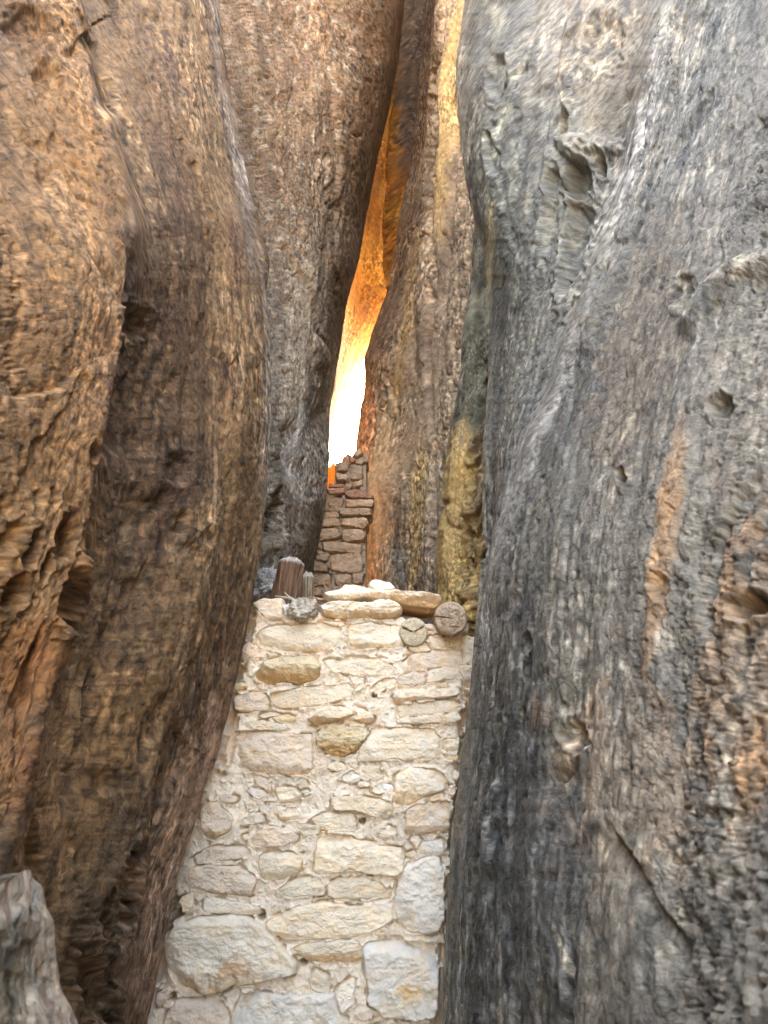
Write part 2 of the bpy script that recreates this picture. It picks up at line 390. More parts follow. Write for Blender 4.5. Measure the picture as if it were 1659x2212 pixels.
def col_right(U, V, px, py, h):
    a = fb2(U*2.6, V*1.2, 4, 60); b = fb2(U*12, V*3.4, 4, 61); c = fb2(U*34, V*9, 3, 62)
    base = mixc((0.155, 0.146, 0.12), (0.275, 0.245, 0.19), sst(-0.4, 0.5, a+0.4*b))
    base = mixc(base, (0.065, 0.066, 0.062), 0.7*sst(0.0, 0.45, b-0.3*a))
    base = mixc(base, (0.36, 0.31, 0.23), 0.65*sst(0.2, 0.55, c+0.3*a))
    och = blob(px, py, 1640, 1450, 150, 360, 0, 63, 0.7, 45)*0.42 + blob(px, py, 1440, 1180, 26, 330, 8, 64, 0.3)*0.8 + blob(px, py, 1560, 1250, 24, 130, 5, 65, 0.3)*0.5 \
        + blob(px, py, 1350, 1700, 200, 240, 0, 66, 0.9, 40)*0.3 + blob(px, py, 1640, 1660, 60, 130, 0, 163, 0.4, 45)*0.5
    base = mixc(base, (0.50, 0.29, 0.135), np.clip(och, 0, 1)*(0.45+0.55*sst(-.3, .3, b)))
    blue = blob(px, py, 1130, 1950, 190, 420, 5, 67, 0.6, 50)*0.75 + blob(px, py, 1100, 1500, 90, 350, 5, 68, 0.6)*0.5
    base = mixc(base, mixc((0.080, 0.082, 0.080), (0.24, 0.24, 0.22), sst(-0.1, 0.45, c)), np.clip(blue, 0, 1))
    grn = blob(px, py, 1060, 300, 75, 560, 0, 69, 0.5)*0.7 + blob(px, py, 1180, 600, 80, 420, 6, 70, 0.5)*0.4
    base = mixc(base, mixc((0.06, 0.062, 0.05), (0.21, 0.21, 0.165), sst(-0.2, 0.5, c)), np.clip(grn, 0, 1))
    brn = blob(px, py, 1330, 120, 140, 230, 0, 71, 0.5)*0.55 + blob(px, py, 1380, 760, 110, 330, 12, 72, 0.5)*0.5
    base = mixc(base, (0.20, 0.15, 0.09), brn)
    q, s, pr = seg_dist(px, py, [(1440, -50), (1400, 250), (1345, 430), (1270, 640), (1200, 850), (1150, 960), (1090, 1180), (1050, 1400)])
    base = mixc(base, (0.42, 0.39, 0.35), 0.65*np.exp(-(q/24)**2)*sst(-0.5, 0.2, b))  # painted highlight: paler colour along the convex ridge
    q, s, pr = seg_dist(px, py, [(1062, 440), (1058, 560), (1045, 720), (1036, 880)])
    base = mixc(base, (0.38, 0.30, 0.16), 0.8*np.exp(-(q/9)**2))
    pale = blob(px, py, 1600, 590, 80, 26, -28, 73, 0.3)*0.7 + blob(px, py, 1438, 1375, 18, 40, 0, 74, 0.2)*0.9 + blob(px, py, 1275, 1380, 12, 46, -25, 75, 0.2)*0.7 \
        + blob(px, py, 1218, 2060, 7, 100, -14, 77, 0.3)*0.8 + blob(px, py, 1470, 80, 60, 100, 0, 78, 0.7)*0.3
    base = mixc(base, (0.55, 0.48, 0.36), np.clip(pale, 0, 1))
    return base
RR = [-300, 0, 164, 314, 450, 560, 700, 850, 1000, 1170, 1300, 1480, 1600, 1720, 1850, 2000, 2150, 2500]
redge = [1020, 1003, 985, 996, 1018, 1046, 1058, 1052, 1042, 1042, 1030, 1014, 1000, 985, 972, 962, 955, 940]
n_ = len(RR)
def rcol(px0, px1, y0, y1):
    """straight control curve leaning from px0 at the top to px1 at the bottom"""
    t = (np.array(RR)-RR[0])/(RR[-1]-RR[0])
    return (list(px0*(1-t)+px1*t), list(y0*(1-t)+y1*t))
rcols = [
    (sub(redge, 120), [4.4]*n_),
    (sub(redge, 12), [3.5]*n_),
    (redge, [3.3, 3.3, 3.25, 3.2, 3.15, 3.1, 3.05, 3.0, 2.9, 2.88]+[2.86]*(n_-10)),
    (sub(redge, 26), [2.95, 2.95, 2.95, 2.9, 2.85, 2.8, 2.8, 2.75, 2.7, 2.7]+[2.65]*(n_-10)),
    ([1225, 1205, 1190, 1180, 1165, 1150, 1135, 1110, 1088, 1066, 1050, 1038, 1026, 1012, 1000, 990, 982, 968], list(np.linspace(2.45, 2.35, n_))),
    ([1480, 1400, 1372, 1344, 1300, 1262, 1215, 1168, 1118, 1080, 1062, 1050, 1040, 1028, 1016, 1006, 998, 984], list(np.linspace(2.0, 2.25, n_))),
    ([1530, 1440, 1410, 1382, 1340, 1300, 1248, 1200, 1145, 1098, 1080, 1068, 1058, 1046, 1034, 1024, 1016, 1000], list(np.linspace(1.72, 2.15, n_))),
    ([1640, 1560, 1520, 1490, 1450, 1415, 1370, 1330, 1285, 1250, 1240, 1232, 1225, 1215, 1205, 1195, 1190, 1180], list(np.linspace(1.58, 1.50, n_))),
    ([1760, 1700, 1680, 1660, 1640, 1620, 1590, 1560, 1530, 1500, 1490, 1480, 1475, 1470, 1465, 1460, 1460, 1450], list(np.linspace(1.36, 1.02, n_))),
    ([2200]*n_, list(np.linspace(0.95, 0.60, n_))),
    ([2900]*n_, list(np.linspace(0.55, 0.42, n_))),
]
rst = [
    ([(1240, -40), (1215, 150), (1190, 300), (1176, 360), (1160, 460), (1140, 560), (1122, 640), (1108, 690)], -0.018, 26, 'L'),   # fold line: drops on its right in the picture
    ([(1180, 350), (1230, 352), (1246, 392), (1290, 330), (1345, 320)], -0.0, 26, 'R'),
    ([(1440, -50), (1400, 250), (1345, 430), (1270, 640), (1200, 850), (1150, 960), (1090, 1180), (1050, 1400)], 0.012, 20, 'G'),
    ([(1232, 240), (1226, 330), (1212, 420), (1170, 560), (1145, 700), (1110, 860)], -0.012, 18, 'G'),
    ([(1405, 300), (1330, 520), (1245, 790), (1190, 960)], -0.035, 40, 'L'),
    ([(1700, 560), (1600, 590), (1530, 650), (1480, 740)], 0.03, 22, 'G'),
    ([(1270, 1640), (1235, 1700), (1255, 1820), (1290, 1960), (1340, 2212)], -0.03, 30, 'L'),
    ([(1060, 1900), (1050, 1760), (1070, 1700), (1090, 1800)], 0.02, 12, 'G'),
    ([(1550, 2250), (1470, 2020), (1400, 1880), (1330, 1760)], -0.03, 40, 'R'),
    ([(1170, 120), (1140, 300), (1100, 520), (1075, 700)], -0.02, 14, 'G'),
    ([(1260, 780), (1310, 640), (1370, 520)], 0.02, 14, 'G'),
    ([(1640, 1000), (1560, 1120), (1500, 1300)], -0.02, 40, 'R'),
]
rpits = [(1246, 388, 34, 44, 8, 0.10), (1196, 392, 18, 30, 8, 0.05), (1222, 272, 10, 36, 8, 0.05), (1310, 95, 46, 66, 10, 0.025),
         (1300, 355, 10, 30, -5, 0.05), (1350, 1035, 10, 22, 0, 0.05), (1180, 480, 14, 80, 12, 0.03), (1240, 520, 26, 120, 12, 0.06),
         (1160, 1390, 12, 24, 0, 0.02), (1560, 880, 30, 30, 0, 0.03), (1620, 1310, 50, 34, 0, 0.04), (1430, 1270, 18, 30, 0, 0.015),
         (1041, 1185, 14, 26, 0, 0.04), (1250, 1590, 30, 40, -20, 0.02), (1075, 170, 24, 60, 0, 0.03), (1065, 340, 16, 50, -8, 0.03), (1480, 640, 30, 40, 10, 0.02)]
def rel_right2(U, V, px, py):
    h, f = rel_right(U, V, px, py)
    # the jutting nub above the hole
    for (cx, cy, rx, ry, a) in ((1240, 318, 40, 34, .045), (1305, 318, 50, 26, .03), (1195, 340, 24, 26, .02), (1228, 215, 14, 44, .02)):
        r = np.sqrt(((px-cx)/rx)**2 + ((py-cy)/ry)**2 )*(1+.25*n2(px/14., py/14., 98))
        h = h + a*(1-sst(0.3, 1.1, r))
    return h, f
sheet('cliff_right', RR, rcols, [8, 10, 26, 90, 90, 30, 110, 120, 70, 10], 1250, M_right, rel_right2, col_right, rst, rpits, 12,
      sil=2, gain=.66, kind='structure', top=[(0.1, 0, 1.0), (0.3, 0, 1.4)], near=('end', [(0.02, -0.6, 0), (0.06, -2.6, 0)]), wob=3)

# ---- inner left buttress
def rel_in(s):
    def f(U, V, px, py):
        wU = U + 0.05*fb2(U*2, V*1.2, 3, s); wV = V + 0.15*fb2(U*3, V*1.5, 3, s+1)
        h = 0.035*fb2(wU*1.2, wV*0.5, 3, s+2) + .05*np.abs(fb2(wU*3, wV*.4, 3, s+12)) - .022*np.exp(-(fb2(wU*5, wV*.8, 4, s+13)/.035)**2) + 0.022*terr(fb2(wU*4, wV*0.7, 5, s+3, .58), 2.4, 0.12) + .02*fb2(wU*7, wV*1.3, 4, s+9)
        f_ = 0.010*fb2(wU*22, wV*7, 5, s+4, .65) + 0.005*(0.4-np.abs(fb2(wU*34+wV*2, wV*9, 3, s+5, .6))) + .005*fb2(U*60, V*26, 3, s+7, .7) - 0.010*sst(.22, .5, fb2(U*40, V*22, 3, s+6, .7))
        return h, f_
    return f
def col_b(U, V, px, py, h):
    a = fb2(U*3, V*1.1, 4, 120); b = fb2(U*10, V*3, 4, 121); c = fb2(U*26, V*7, 3, 122)
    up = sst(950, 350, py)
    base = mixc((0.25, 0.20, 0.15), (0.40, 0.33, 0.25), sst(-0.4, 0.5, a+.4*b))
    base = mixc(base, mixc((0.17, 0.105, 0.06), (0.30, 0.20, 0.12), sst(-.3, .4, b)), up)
    base = mixc(base, (0.10, 0.075, 0.055), 0.65*sst(0.05, 0.5, b-0.3*a))
    base = mixc(base, (0.46, 0.40, 0.31), 0.5*sst(0.2, 0.6, c))
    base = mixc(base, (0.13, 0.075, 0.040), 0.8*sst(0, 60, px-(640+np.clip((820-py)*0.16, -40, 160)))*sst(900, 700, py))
    base = mixc(base, (0.52, 0.47, 0.42), 0.8*blob(px, py, 675, 980, 60, 130, 0, 123, .5))
    return base
BR = [-300, 0, 200, 300, 450, 575, 650, 750, 822, 900, 980, 1060, 1110, 1180, 1240, 1320, 1500]
bedge = [895, 874, 848, 826, 795, 772, 750, 735, 723, 712, 711, 706, 699, 686, 672, 664, 640]
nb = len(BR)
bcols = [([430, 440, 440, 445, 470, 480, 490, 495, 500, 500, 500, 500, 500, 500, 490, 480, 440], [3.4]*nb),
         ([560, 575, 590, 590, 610, 620, 625, 625, 622, 615, 612, 610, 608, 605, 600, 590, 560], [3.7]*nb),
         ([690, 700, 700, 690, 690, 690, 685, 680, 675, 665, 660, 655, 650, 640, 630, 620, 600], [3.9]*nb),
         (sub(bedge, -18), [4.7]*5+[4.5]*(nb-5)), (bedge, [5.3]*5+[4.9]*(nb-5)), (sub(bedge, -12), [5.4]*nb), (sub(bedge, -110), [6.2]*nb)]
bst = [([(560, 250), (590, 470), (640, 560), (690, 700), (712, 790)], -0.05, 22, 'L'), ([(655, 560), (672, 700), (700, 810)], 0.05, 14, 'G'),
       ([(620, 900), (640, 1010), (600, 1180)], -0.08, 18, 'G'), ([(690, 860), (668, 1000), (640, 1180)], -0.05, 16, 'G'), ([(720, 60), (735, 400), (728, 700)], -0.03, 30, 'L')]
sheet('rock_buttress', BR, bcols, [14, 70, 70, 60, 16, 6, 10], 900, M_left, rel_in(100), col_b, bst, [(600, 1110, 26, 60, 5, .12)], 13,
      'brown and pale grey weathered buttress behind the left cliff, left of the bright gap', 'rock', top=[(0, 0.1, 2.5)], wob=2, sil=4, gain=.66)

# ---- sunlit orange rock face behind the buttress
def col_o(U, V, px, py, h):
    a = fb2(U*2, V*1.2, 4, 140); b = fb2(U*6, V*2.5, 4, 141)
    base = mixc((0.36, 0.165, 0.035), (0.44, 0.245, 0.05), sst(-0.3, 0.4, a))
    base = mixc(base, (0.32, 0.17, 0.08), 0.5*sst(0.15, 0.5, b))
    base = mixc(base, (0.12, 0.095, 0.075), 0.9*sst(866, 880, px+8*fb2(py/40., px/30., 3, 142))*sst(430, 330, py))  # dark grey rock; the tint also paints in the crack's shade
    return base
OR_ = [-300, 0, 200, 400, 600, 700, 770, 820, 860, 900, 940, 985, 1060, 1300]
oedge = [1080, 1060, 1020, 990, 930, 850, 790, 764, 744, 728, 714, 704, 700, 680]
no = len(OR_)
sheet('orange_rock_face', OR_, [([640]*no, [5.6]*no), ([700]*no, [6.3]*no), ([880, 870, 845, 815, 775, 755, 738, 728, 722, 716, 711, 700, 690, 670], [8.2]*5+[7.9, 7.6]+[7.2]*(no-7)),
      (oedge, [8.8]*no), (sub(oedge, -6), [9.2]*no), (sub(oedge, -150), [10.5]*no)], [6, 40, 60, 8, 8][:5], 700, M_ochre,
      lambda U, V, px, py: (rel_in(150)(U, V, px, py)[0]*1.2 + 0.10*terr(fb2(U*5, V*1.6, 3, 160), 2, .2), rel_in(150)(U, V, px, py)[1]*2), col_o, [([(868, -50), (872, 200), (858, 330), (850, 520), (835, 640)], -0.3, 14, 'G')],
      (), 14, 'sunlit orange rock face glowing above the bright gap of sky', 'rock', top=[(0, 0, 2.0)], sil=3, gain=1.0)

# ---- tan leaning slab right of the gap
def col_s(U, V, px, py, h):
    a = fb2(U*3, V*0.8, 4, 170); b = fb2(U*9, V*2, 4, 171); c = fb2(U*24, V*5, 3, 172)
    base = mixc((0.26, 0.185, 0.125), (0.38, 0.285, 0.19), sst(-0.4, 0.5, a+.4*b))
    base = mixc(base, (0.15, 0.10, 0.075), 0.55*sst(0.1, 0.5, b-.3*a))
    base = mixc(base, (0.46, 0.36, 0.25), 0.5*sst(0.2, 0.6, c))
    oc = blob(px, py, 900, 1130, 22, 170, 4, 173, .4)*.8 + blob(px, py, 965, 250, 24, 330, 6, 174, .3)*.9 + blob(px, py, 875, 700, 14, 260, 8, 176, .4)*.5
    base = mixc(base, (0.50, 0.34, 0.15), np.clip(oc, 0, 1))
    og = blob(px, py, 785, 900, 26, 130, 0, 175, .4)
    base = mixc(base, (0.58, 0.30, 0.16), og*.8)  # orange bounce glow put into the colour of the edge by the gap
    gn = blob(px, py, 850, 1220, 36, 90, 0, 177, .4)*.6
    return mixc(base, (0.27, 0.27, 0.22), gn)
SR = [-300, 0, 180, 350, 440, 540, 620, 680, 740, 780, 830, 900, 975, 1040, 1150, 1260, 1450]
sedge = [935, 920, 905, 888, 868, 852, 838, 818, 797, 787, 785, 776, 768, 798, 802, 792, 780]
sedge = [935, 920, 905, 888, 868, 852, 838, 818, 797, 787, 785, 776, 768, 772, 790, 788, 780]
ns = len(SR)
sheet('leaning_rock_slab', SR, [(sub(sedge, 160), [9.0]*ns), (sub(sedge, 24), [7.8]*ns), (sub(sedge, 10), [6.6]*ns), (sedge, [6.2]*ns), (sub(sedge, 14), [5.9]*ns),  # first columns: unseen back rock added to dim the orange face
      ([960, 950, 945, 940, 935, 930, 925, 925, 925, 922, 920, 920, 920, 918, 912, 908, 900], [4.9]*ns),
      ([990, 985, 975, 970, 965, 958, 952, 948, 945, 944, 943, 942, 940, 940, 938, 935, 930], [4.75]*ns),
      ([1100]*ns, [4.0]*ns), ([1260]*ns, [3.6]*ns)], [6, 12, 4, 14, 110, 30, 60, 10], 900, M_slab, rel_in(180), col_s,
      [([(962, -100), (940, 200), (925, 500), (930, 800), (935, 1000), (938, 1290)], -0.10, 6, 'G'), ([(985, 200), (975, 420), (960, 520), (950, 700)], -0.07, 8, 'G'), ([(905, 620), (915, 800), (900, 1000)], 0.03, 14, 'G'),
       ([(800, 780), (812, 900), (806, 1000)], -0.05, 12, 'L')], [(835, 850, 5, 14, 0, .12), (840, 608, 6, 12, 20, .12), (822, 900, 4, 14, 8, .1)], 15,
      'tall tan rock slab leaning to the right of the bright gap', 'rock', top=[(0, 0.2, 3.0)], wob=2, sil=3, gain=.78)

# ---- ochre hollow column beside the right cliff
def col_p(U, V, px, py, h):
    a = fb2(U*3, V*1.5, 4, 190); b = fb2(U*9, V*4, 4, 191)
    base = mixc((0.40, 0.26, 0.095), (0.52, 0.36, 0.16), sst(-0.4, 0.5, a+.3*b))
    base = mixc(base, (0.26, 0.16, 0.07), .5*sst(.1, .5, b))
    e = 975 - np.interp(py, PR, pedge)[...]*0
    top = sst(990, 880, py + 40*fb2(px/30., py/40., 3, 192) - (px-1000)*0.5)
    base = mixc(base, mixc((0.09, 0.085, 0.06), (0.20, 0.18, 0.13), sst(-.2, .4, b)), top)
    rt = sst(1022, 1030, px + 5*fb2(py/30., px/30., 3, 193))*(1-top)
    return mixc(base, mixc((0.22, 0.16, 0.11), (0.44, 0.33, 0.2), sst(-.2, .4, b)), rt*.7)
PR = [-300, 300, 430, 520, 600, 690, 830, 940, 1040, 1150, 1300, 1400, 1600]
pedge = [1060, 1050, 1030, 1020, 1017, 1003, 990, 972, 957, 945, 940, 938, 936]
npp = len(PR)
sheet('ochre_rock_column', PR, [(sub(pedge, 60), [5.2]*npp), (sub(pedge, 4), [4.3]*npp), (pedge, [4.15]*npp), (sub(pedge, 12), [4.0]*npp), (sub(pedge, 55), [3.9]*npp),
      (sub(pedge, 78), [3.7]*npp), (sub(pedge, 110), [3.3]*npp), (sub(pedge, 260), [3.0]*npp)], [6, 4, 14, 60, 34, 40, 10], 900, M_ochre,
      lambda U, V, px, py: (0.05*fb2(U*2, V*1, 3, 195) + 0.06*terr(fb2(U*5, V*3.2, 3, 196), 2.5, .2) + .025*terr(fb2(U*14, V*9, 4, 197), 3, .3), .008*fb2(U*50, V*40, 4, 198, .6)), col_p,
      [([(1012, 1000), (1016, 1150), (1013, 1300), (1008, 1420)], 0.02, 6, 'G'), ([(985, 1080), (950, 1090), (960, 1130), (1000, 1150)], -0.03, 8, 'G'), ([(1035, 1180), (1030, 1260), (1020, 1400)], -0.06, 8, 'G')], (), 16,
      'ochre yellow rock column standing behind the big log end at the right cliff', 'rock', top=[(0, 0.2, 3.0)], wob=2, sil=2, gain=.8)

# ---- pale foreground rock slab, lower left corner
def col_f(U, V, px, py, h):
    b = fb2(U*12, V*4, 4, 201); c = fb2(U*30, V*9, 3, 202)
    base = mixc((0.34, 0.28, 0.20), (0.50, 0.42, 0.32), sst(-.3, .4, b))
    base = mixc(base, (0.24, 0.14, 0.085), .6*sst(.1, .5, c))
    base = mixc(base, (0.36, 0.37, 0.35), .6*sst(.1, .5, fb2(U*16+9, V*6, 4, 203)))
    return mixc(base, (0.34, 0.24, 0.16), .4*blob(px, py, 30, 1945, 50, 34, -10, 204, .3))
FR = [1893, 1900, 1915, 1950, 1990, 2050, 2117, 2187, 2260, 2500]
fe = [66, 84, 97, 103, 119, 124, 129, 158, 180, 200]
nf = len(FR)
sheet('foreground_rock', FR, [([-700, -700, -700, -700, -700, -700, -700, -700, -700, -700], [.50]*nf), ([-240, -250, -250, -250, -250, -250, -250, -250, -250, -250], [.80]*nf),
      ([40, 20, 0, -5, 0, 0, 0, 0, 0, 0], [1.14, 1.08, 1.04, 1.02, 1., 1., 1., 1., 1., 1.]), (sub(fe, -8), [1.2, 1.18, 1.16]+[1.14]*7), (fe, [1.24]*nf), (sub(fe, -10), [1.4]*nf), (sub(fe, -60), [1.7]*nf)],
      [6, 60, 130, 60, 10, 6], 360, M_left, lambda U, V, px, py: (.02*fb2(U*4, V*3, 3, 205)+.02*terr(fb2(U*5+V*4, V*5-U*3, 4, 206), 2.5, .12), .006*fb2(U*30, V*14, 5, 207, .65)-.006*sst(.2, .5, fb2(U*50, V*24, 3, 208))), col_f, (), (), 17,
      'pale grey and pink rock slab leaning in the lower left corner', 'rock', top=[(-.06, .06, -.01), (-.1, .2, -.03)], near=None, sil=4, gain=.58)

# ------------------------------------------------------------------ ground
gx = np.linspace(-60, 60, 161); gy = np.linspace(-60, 60, 161)
GX, GY = np.meshgrid(gx, gy)
GZ = 0.04*fb2(GX*.6, GY*.6, 4, 300) + 0.0*GX
gp = np.stack([GX, GY, GZ-0.02], -1)
gcd = mixc((0.42, 0.31, 0.20), (0.52, 0.40, 0.27), sst(-.4, .4, fb2(GX*.5, GY*.5, 4, 301)))
g = mesh_from('ground', gp.reshape(-1, 3), gridfaces(161, 161), M_ground, gcd.reshape(-1, 3), gp[..., :2].reshape(-1, 2)); tag(g, kind='structure')

# ------------------------------------------------------------------ masonry
def chaikin(p, it=1):
    for _ in range(it):
        q = np.roll(p, -1, 0)
        p = np.stack([0.87*p+0.13*q, 0.13*p+0.87*q], 1).reshape(-1, 2)
    return p
def resample(p, n):
    q = np.vstack([p, p[:1]]); L = np.r_[0, np.cumsum(np.hypot(*np.diff(q, axis=0).T))]
    t = np.linspace(0, L[-1], n, endpoint=False)
    return np.stack([np.interp(t, L, q[:, 0]), np.interp(t, L, q[:, 1])], -1), L[-1]
def make_stone(name, poly, Yf, prot, col, mat, parent, seed, depth=0.10, rnd=0.012, bot=None, top=None, rough=1.0, lab=None, stain=None, K=26, tilt=0.0, chip=1.0):
    """poly in picture units on a wall face at distance Yf; a solid block that sticks out by prot"""
    poly = np.asarray(poly, float); poly = chaikin(poly.mean(0)+(poly-poly.mean(0))*1.06, 1)
    P0 = at(poly[:, 0], poly[:, 1], Yf); xz = P0[:, [0, 2]]
    size = xz.max(0)-xz.min(0)
    n = int(np.clip((size.sum()*2)/0.0035, 60, 260))
    o, L = resample(xz, n)
    c = o.mean(0)
    # centroid by area
    x, z = o[:, 0], o[:, 1]; x1, z1 = np.roll(x, -1), np.roll(z, -1); cr_ = x*z1-x1*z; A = cr_.sum()/2
    c = np.array([((x+x1)*cr_).sum()/(6*A), ((z+z1)*cr_).sum()/(6*A)])
    ang = np.linspace(0, 2*np.pi, n, endpoint=False)
    dirv = o-c; R = np.hypot(dirv[:, 0], dirv[:, 1])
    jit = (0.0035*fb2(o[:, 0]*70, o[:, 1]*70, 4, seed, .6) + 0.007*fb2(o[:, 0]*22, o[:, 1]*22, 2, seed+50))*rough
    o = o + dirv/R[:, None]*jit[:, None]
    dirv = o-c; R = np.hypot(dirv[:, 0], dirv[:, 1])
    rr = min(rnd, 0.45*R.min())
    inn = np.minimum(1-0.9*rr/np.maximum(R, 1e-6), 0.93)
    rings = []; hs = []
    rings.append(np.ones(n)*0.93); hs.append(np.full(n, -depth))
    rings.append(np.ones(n)); hs.append(np.full(n, -depth*0.55))
    m1 = 7
    for k in range(m1+1):                         # rounded shoulder
        a = (k/m1)*math.pi/2
        s = 1-(1-inn)*(1-math.cos(a)); hh = (-0.012+(prot+0.012)*math.sin(a))
        rings.append(s); hs.append(np.full(n, 1.0)*hh)
    kk = int(np.clip(size.max()/0.007, 8, 60))
    for k in range(1, kk+1):
        f = 1-k/kk
        rings.append(inn*f); hs.append(np.full(n, prot))
    S = np.array(rings); H = np.array(hs)
    X = c[0]+dirv[:, 0][None]*S; Z = c[1]+dirv[:, 1][None]*S
    rs = np.random.RandomState(seed)
    hx = (X-c[0])/(size[0]/2+1e-6); hz = (Z-c[1])/(size[1]/2+1e-6)
    front = H > -0.02
    sz = float(min(size)); 
    chipd = 0
    for q in range(5):
        th = rs.rand()*2*math.pi; off = 0.35+0.45*rs.rand(); m = (0.20+0.5*rs.rand())*sz*0.5*chip
        chipd = chipd + np.maximum(0, hx*math.cos(th)+hz*math.sin(th)-off)*m
    if bot is not None:                           # broken, undercut lower part
        lim, m = bot; chipd = chipd + np.maximum(0, lim-hz + 0.25*fb2(X*25, Z*8, 3, seed+3))*m
    if top is not None:                           # sloping top face
        lim, m = top; chipd = chipd + np.maximum(0, hz-lim + 0.15*fb2(X*25, Z*8, 3, seed+4))*m
    p3 = np.stack([X, H*0, Z], -1)
    ns_ = 0.007*fb3(p3, 13, 3, seed)*min(1, sz/0.08) + 0.0045*terr(fb3(p3, 34, 4, seed+1, .55, (1, 1, 1.6)), 3, .25) + 0.0016*fb3(p3, 150, 3, seed+2, .6) + tilt*hx
    Hf = H - np.where(front, chipd, 0) + np.where(front, ns_*rough*sst(-0.012, prot*.5+.003, H), 0)
    Hf = np.where(front, np.maximum(Hf, -0.03), Hf)
    V = np.stack([X, Yf-Hf, Z], -1).reshape(-1, 3)
    faces = gridfaces(len(S), n, True)
    if A > 0: faces = faces[:, ::-1]
    base = np.asarray(col, float)
    b = fb3(p3+seed, 22, 4, seed+5); d = fb3(p3+seed, 60, 3, seed+6)
    cd = base*(1+0.10*b[..., None]) 
    cd = mixc(cd, base*np.array([0.97, 0.87, 0.71]), .55*sst(.15, .6, b+.3*d))
    cd = mixc(cd, base*np.array([1.03, 1.05, 1.09]), .4*sst(.15, .6, -b+.3*d))
    if bot is not None: cd = mixc(cd, base*np.array([.82, .62, .38]), .75*sst(0.0, .5, bot[0]-hz+.2*d))  # underside shade painted in as darker ochre
    if stain is not None:
        sx, sz_, sr, sc_ = stain
        cd = mixc(cd, np.array(sc_), .85*(1-sst(.4, 1.0, np.hypot(hx-sx, hz-sz_)/sr+.5*d)))
    cd = cd*np.array([1.0, .965, .905])
    loc = (float(c[0]), float(Yf), float(c[1]))
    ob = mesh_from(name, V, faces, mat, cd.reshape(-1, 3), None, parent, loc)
    if lab: ob['label'] = lab
    return ob, (o[::-1] if A < 0 else o)

C1 = lambda p: [(274.3+x*.4629, 1700.5+y*.4629) for x, y in p]
C2 = lambda p: [(438.8+x*.3968, 1206.8+y*.3968) for x, y in p]
C3 = lambda p: [(493.7+x*.3637, 822.8+y*.3637) for x, y in p]
YW = 3.0
CREAM = (0.77, 0.68, 0.56); PINK = (0.74, 0.63, 0.53); GREY = (0.74, 0.69, 0.63); YEL = (0.77, 0.67, 0.54); OCH = (0.72, 0.60, 0.42)
front = empty('stone_wall', (0.05, YW, 0), 'cream coloured stone and mud mortar wall filling the slot between the two cliffs, nearest wall', 'wall')
